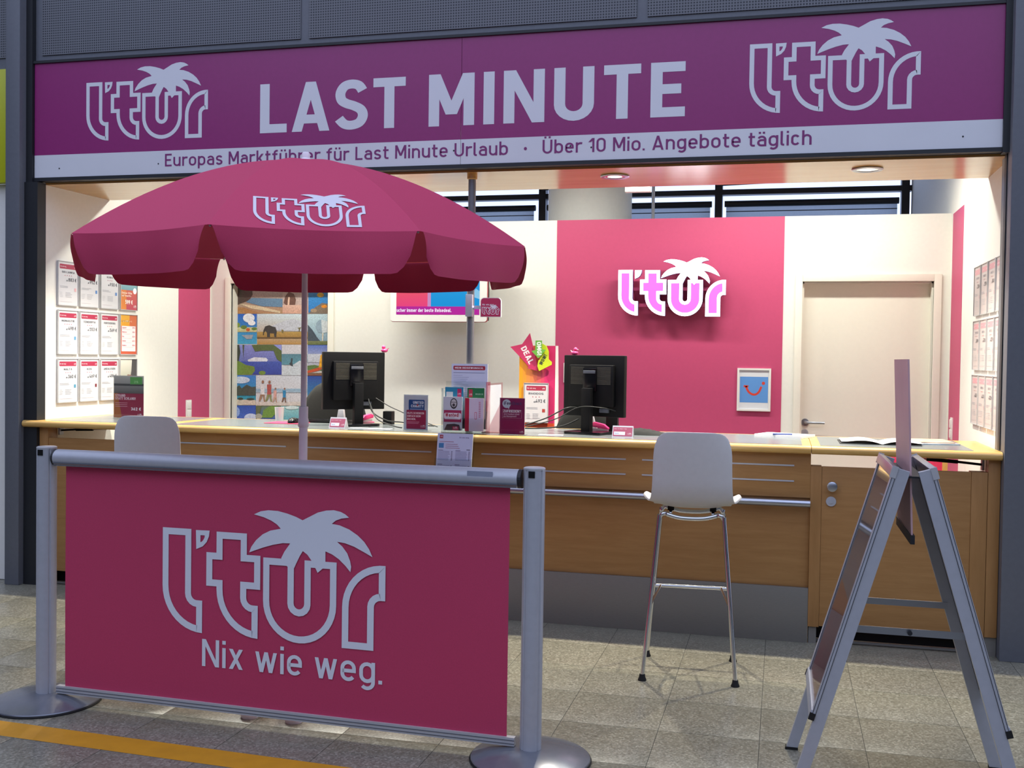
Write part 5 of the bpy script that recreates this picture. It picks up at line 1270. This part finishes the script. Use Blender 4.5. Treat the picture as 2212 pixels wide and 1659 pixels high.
# ================================================================== BANNER BARRIER
BA, BB = Vector((-3.025, 3.906, 0)), Vector((-.884, 3.848, 0))
bd = (BB - BA).normalized(); bn = Vector((bd.y, -bd.x, 0)); BL = (BB - BA).length
t = empty('banner_barrier', (BA + BB) / 2, 'queue barrier with dark pink palm-lettered banner between two silver posts', 'barrier')
for P0, nm in ((BA, 'l'), (BB, 'r')):
    MB().lathe([(.222, 0), (.226, .006), (.222, .014), (.16, .032), (.08, .042), (.05, .044)], P0, 48).build('base_disc', M['disc'], t, smooth=30)
    MB().lathe([(.226, 0), (.229, .004), (.226, .010)], P0, 48).build('base_rim', M['rubber'], t, smooth=40)
    prof = []
    for i in range(48):
        a = 2 * math.pi * i / 48; r = .0405 - (.004 if i % 12 == 0 else 0); prof.append(P0 + Vector((r * math.cos(a + R_(-35)), r * math.sin(a + R_(-35)), .04)))
    MB().prism(prof, (0, 0, 1.045)).build('post', M['alu_matt'], t, smooth=20)
    MB().lathe([(.041, 0), (.041, .006), (.036, .009)], P0 + Z_ * 1.085, 32).build('post_cap', M['frame_silver'], t, smooth=40)
    MB().obox(P0 + Z_ * 1.07 + bn * .039, bd * .012, bn * .004, Z_ * .012).build('post_clip', M['black'], t)
bp = lambda s, z, o=0: BA + bd * s + bn * o + Z_ * z
# top cassette rail
sec = [(0 + .040 * math.cos(a), 1.048 + .036 * math.sin(a)) for a in [2 * math.pi * i / 24 for i in range(24)]]
MB().prism([bp(.058, z, o) for o, z in sec], bd * (BL - .116)).build('top_rail', M['alu_matt'], t, smooth=40)
for z, o in ((1.03, .0375), (1.02, .035)): MB().prism([bp(.06, z - .002, o - .002), bp(.06, z + .002, o - .002), bp(.06, z + .002, o + .0015), bp(.06, z - .002, o + .0015)], bd * (BL - .12)).build('rail_groove', M['steel_blue'], t)
for s in (.045, BL - .058): MB().prism([bp(s, z, o * .9) for o, z in sec], bd * .013).build('rail_end', M['steel_dark'], t)
def ban(u, v):
    s = .098 + (BL - .19) * u; z = .072 + .948 * v
    return bp(s, z, .002 + .0016 * math.sin(6 * u + 1.3) * math.sin(3.1 * v) + .0006 * math.sin(19 * u + 5 * v))
MB().grid(ban, 60, 24).build('banner_cloth', M['banner'], t, smooth=60)
MB().prism([bp(.06, z, o) for o, z in ((-.012, .046), (.012, .046), (.012, .078), (-.012, .078))], bd * (BL - .12)).build('bottom_bar', M['frame_silver'], t)
for z in (.055, .068): MB().prism([bp(.06, z - .0015, .011), bp(.06, z + .0015, .011), bp(.06, z + .0015, .0135), bp(.06, z - .0015, .0135)], bd * (BL - .12)).build('bar_groove', M['steel_blue'], t)
a = bp(BL - .26, 1.06, .0395)
MB().obox(bp(BL - .20, 1.062, .0385), bd * .05, bn * .0006, Z_ * .012).build('worn_sticker', mat('worn_sticker', '#8d93a5', .6), t)
p = Print(BA + bn * .0048, bd, Z_, bn)
WB = '#e3e5ec'
p.logo(.570, .355, .985, WB); p.text('Nix wie weg.', .756, .225, .111, WB, .132, width=.79, gap=.12)
p.build('banner_print', t)

# ================================================================== STOOLS
def make_stool(label):
    t = empty('bar_stool', (0, 0, 0), label, 'stool', 'white bar stools at the counter')
    prof = catmull([(-.225, 1.165), (-.217, 1.08), (-.205, .98), (-.188, .89), (-.150, .825), (-.08, .798), (.02, .792), (.12, .795), (.185, .786), (.205, .77)], 6)
    wid = catmull([(.160, 0), (.178, 0), (.182, 0), (.186, .0), (.198, .01), (.228, .05), (.232, .055), (.222, .04), (.205, .02), (.19, .005)], 6)
    n = len(prof) - 1
    def f(u, v):
        i = min(n, int(round(v * n))); y, z = prof[i]; w, lift = wid[i]; a = 2 * u - 1
        cr = max(0, (.10 - v) / .10) if v < .10 else 0
        ww = w
        e = abs(a) ** 3
        back = max(0, 1 - v / .45)
        zz = z + lift * e - cr * .028 * abs(a) ** 8
        return (a * ww, y + .030 * back * abs(a) ** 2.5 - .0 , zz)
    s = MB().grid(f, 22, n).build('seat_shell', M['shell'], t, smooth=70)
    sb = s.modifiers.new('thick', 'SOLIDIFY'); sb.thickness = .010; sb.offset = -1
    bv = s.modifiers.new('soft', 'BEVEL'); bv.width = .003; bv.segments = 2; bv.limit_method = 'ANGLE'
    ft = {'rl': (-.213, -.215), 'rr': (.213, -.2), 'fl': (-.22, .20), 'fr': (.22, .21)}
    for a, b, y0, y1 in (('rl', 'rr', -.135, -.21), ('fl', 'fr', .10, .205)):
        for s in (-1, 1):
            path = catmull([(s * .10, y0 + (.02 if y0 < 0 else -.02), .768), (s * .130, y0, .775), (s * .148, y0, .755), (s * .155, y0 + (y1 - y0) * .12, .70), (s * .213, y1, .018)], 6)
            MB().tube(path, .0105, 12).build('leg', M['chrome'], t, smooth=50)
            MB().lathe([(.013, .03), (.015, .016), (.020, .004), (.020, 0)], (s * .213, y1, 0), 16).build('foot_glide', M['rubber'], t.children[-1], smooth=40)
        MB().tube(catmull([(-.115, y0, .772), (-.05, y0, .757), (.05, y0, .757), (.115, y0, .772)], 6), .0105, 12).build('seat_bow', M['chrome'], t, smooth=50)
    for s in (-1, 1):
        MB().tube([(s * .10, -.12, .772), (s * .10, .09, .772)], .009, 10).build('seat_rail', M['chrome'], t, smooth=50)
        MB().box(s * .10 - .015, s * .10 + .015, -.03, .05, .776, .796).build('seat_pad_mount', M['black'], t)
    zf = .37; xl = .155 + (.213 - .155) * (.70 - zf) / .68; yr_ = -.135 - .075 * (.12 + .88 * (.70 - zf) / .68); yf_ = .10 + .105 * (.12 + .88 * (.70 - zf) / .68)
    MB().tube([(-xl, yf_, zf), (-xl + .03, yf_ + .01, zf), (xl - .03, yf_ + .01, zf), (xl, yf_, zf)], .0095, 12).build('footrest', M['chrome'], t, smooth=50)
    for s in (-1, 1): MB().tube([(s * xl, yr_, zf - .02), (s * (xl - .035), yf_ + .008, zf)], .007, 10).build('footrest_stay', M['chrome'], t, smooth=50)
    return t
st1 = make_stool('white shell bar stool with chrome legs standing right of the banner barrier')
st1.location = (-.41, 5.18, 0); st1.rotation_euler.z = R_(4)
q = on_y(322, 940, 4.95)
st2 = dup(st1, (q.x - .045, 5.15, 0), R_(8), label='white shell bar stool mostly hidden behind the left end of the banner')

# ================================================================== A-FRAME PAVEMENT SIGN
t = empty('a_frame_sign', (.428, 4.0, 0), 'silver folding A-frame poster stand seen from its side, at the right', 'sign stand')
Y1, Y2 = 3.745, 4.245
for s, xt, xf in ((-1, .384, .049), (1, .472, .807)):
    top = Vector((xt, 0, 1.148)); ft_ = Vector((xf, 0, 0)); d = (ft_ - top).normalized(); nn = Vector((d.z * -1 * s, 0, d.x * s)).normalized()
    if nn.x * s < 0: nn = -nn
    inn = -nn
    for y in (Y1, Y2):
        pA = Vector((xt, y, 1.148)) + inn * .012; pB = Vector((xf, y, 0)) + inn * .012
        leg = MB().bar(pA, pB, .026, .040, nn).build('leg', M['alu_matt'], t)
        MB().obox(pB + (pA - pB).normalized() * .006, Vector((.024, 0, 0)), Vector((0, .015, 0)), Vector((0, 0, .008))).build('foot_cap', M['rubber'], leg)
        # snap profile along the leg
        q0 = Vector((xt, y, 1.148)) + nn * .014 + d * .03; q1 = Vector((xt, y, 1.148)) + nn * .014 + d * .89
        MB().bar(q0, q1, .030, .012, nn).build('snap_profile', M['alu_matt'], t)
        for off in (-.0065, .003): MB().bar(q0 + nn * off, q1 + nn * off, .0312, .0016, nn).build('profile_groove', M['steel_dark'], t)
    for dist in (.015, .885):
        c = Vector((xt, 0, 1.148)) + nn * .016 + d * dist
        MB().bar(c + Y_ * (Y1 - .012), c + Y_ * (Y2 + .012), .016 if dist > .5 else .022, .034, nn.cross(Y_)).build('snap_profile', M['alu' if dist < .5 else 'alu_matt'], t, bevel=.003)
    for y in (Y1 - .014, Y2 + .014):
        c = Vector((xt, y, 1.148)) + nn * .016 + d * .015
        MB().obox(c, nn * .010, Y_ * .003, d * .02).build('corner_cap', M['frame_silver'], t)
        c2 = Vector((xt, y, 1.148)) + nn * .016 + d * .89
        MB().obox(c2, nn * .010, Y_ * .004, d * .012).build('corner_cap', M['rubber'], t)
    c = Vector((xt, (Y1 + Y2) / 2, 1.148)) + nn * .010 + d * .45
    MB().obox(c, nn * .0015, Y_ * (Y2 - Y1) / 2, d * .43).build('poster_back', M['frame_silver'], t)
    U = -Y_ * s * -1 if s < 0 else Y_
    O = Vector((xt, Y2 if s < 0 else Y1, 1.148)) + nn * .0125 + d * .88; U = -Y_ if s < 0 else Y_
    p = Print(O, U, -d, nn); w_, h_ = Y2 - Y1, .86
    p.rect(0, 0, w_, h_ * .45, '#b04a5c', '#c08a80'); p.rect(0, h_ * .45, w_, h_, '#8aa0b4', '#c9a49a').up()
    p.build('poster_print', t)
    MB().obox(c + nn * .006, nn * .0008, Y_ * (Y2 - Y1) / 2, d * .43).build('poster_cover', M['acrylic'], t)
for y in (Y1, Y2):
    zz = .60; kx = .335 * (1.148 - zz) / 1.148
    MB().bar((.384 - kx + .02, y + .02 * (1 if y == Y1 else -1), zz), (.472 + kx - .02, y + .02 * (1 if y == Y1 else -1), zz), .004, .024).build('spreader_bar', M['alu'], t)
    MB().lathe([(.008, 0), (.008, .006)], (.428, y + .012, zz), 12, 'y').build('spreader_rivet', M['steel_dark'], t)
MB().box(.392, .464, Y1, Y2, 1.118, 1.124).build('hinge_plate', M['steel_dark'], t)
# header board that stands up between the two panels
hb = MB().prism([(.403, Y1 + .03, 1.512), (.403, Y2 - .03, 1.512), (.427, Y2 - .03, .915), (.427, Y1 + .03, .915)], (.006, 0, 0)).build('header_board', mat('header_back', '#cba4a6', .45, var=.05, scale=6), t)
MB().box(.424, .438, Y1 + .02, Y2 - .02, .895, .925).build('header_slot', M['steel_dark'], t)

# ================================================================== FLOOR TAPE
tp = MB().add([(-7.5, 3.83, .0006), (-1.0, 3.567, .0006), (.6, 3.50, .0006), (.6, 3.38, .0006), (-1.0, 3.43, .0006), (-7.5, 3.69, .0006)], [(0, 1, 2, 3, 4, 5)])
o = tp.build('floor_tape', M['tape']); tag(o, 'broad yellow tape line stuck on the floor in front of the barrier', 'tape')
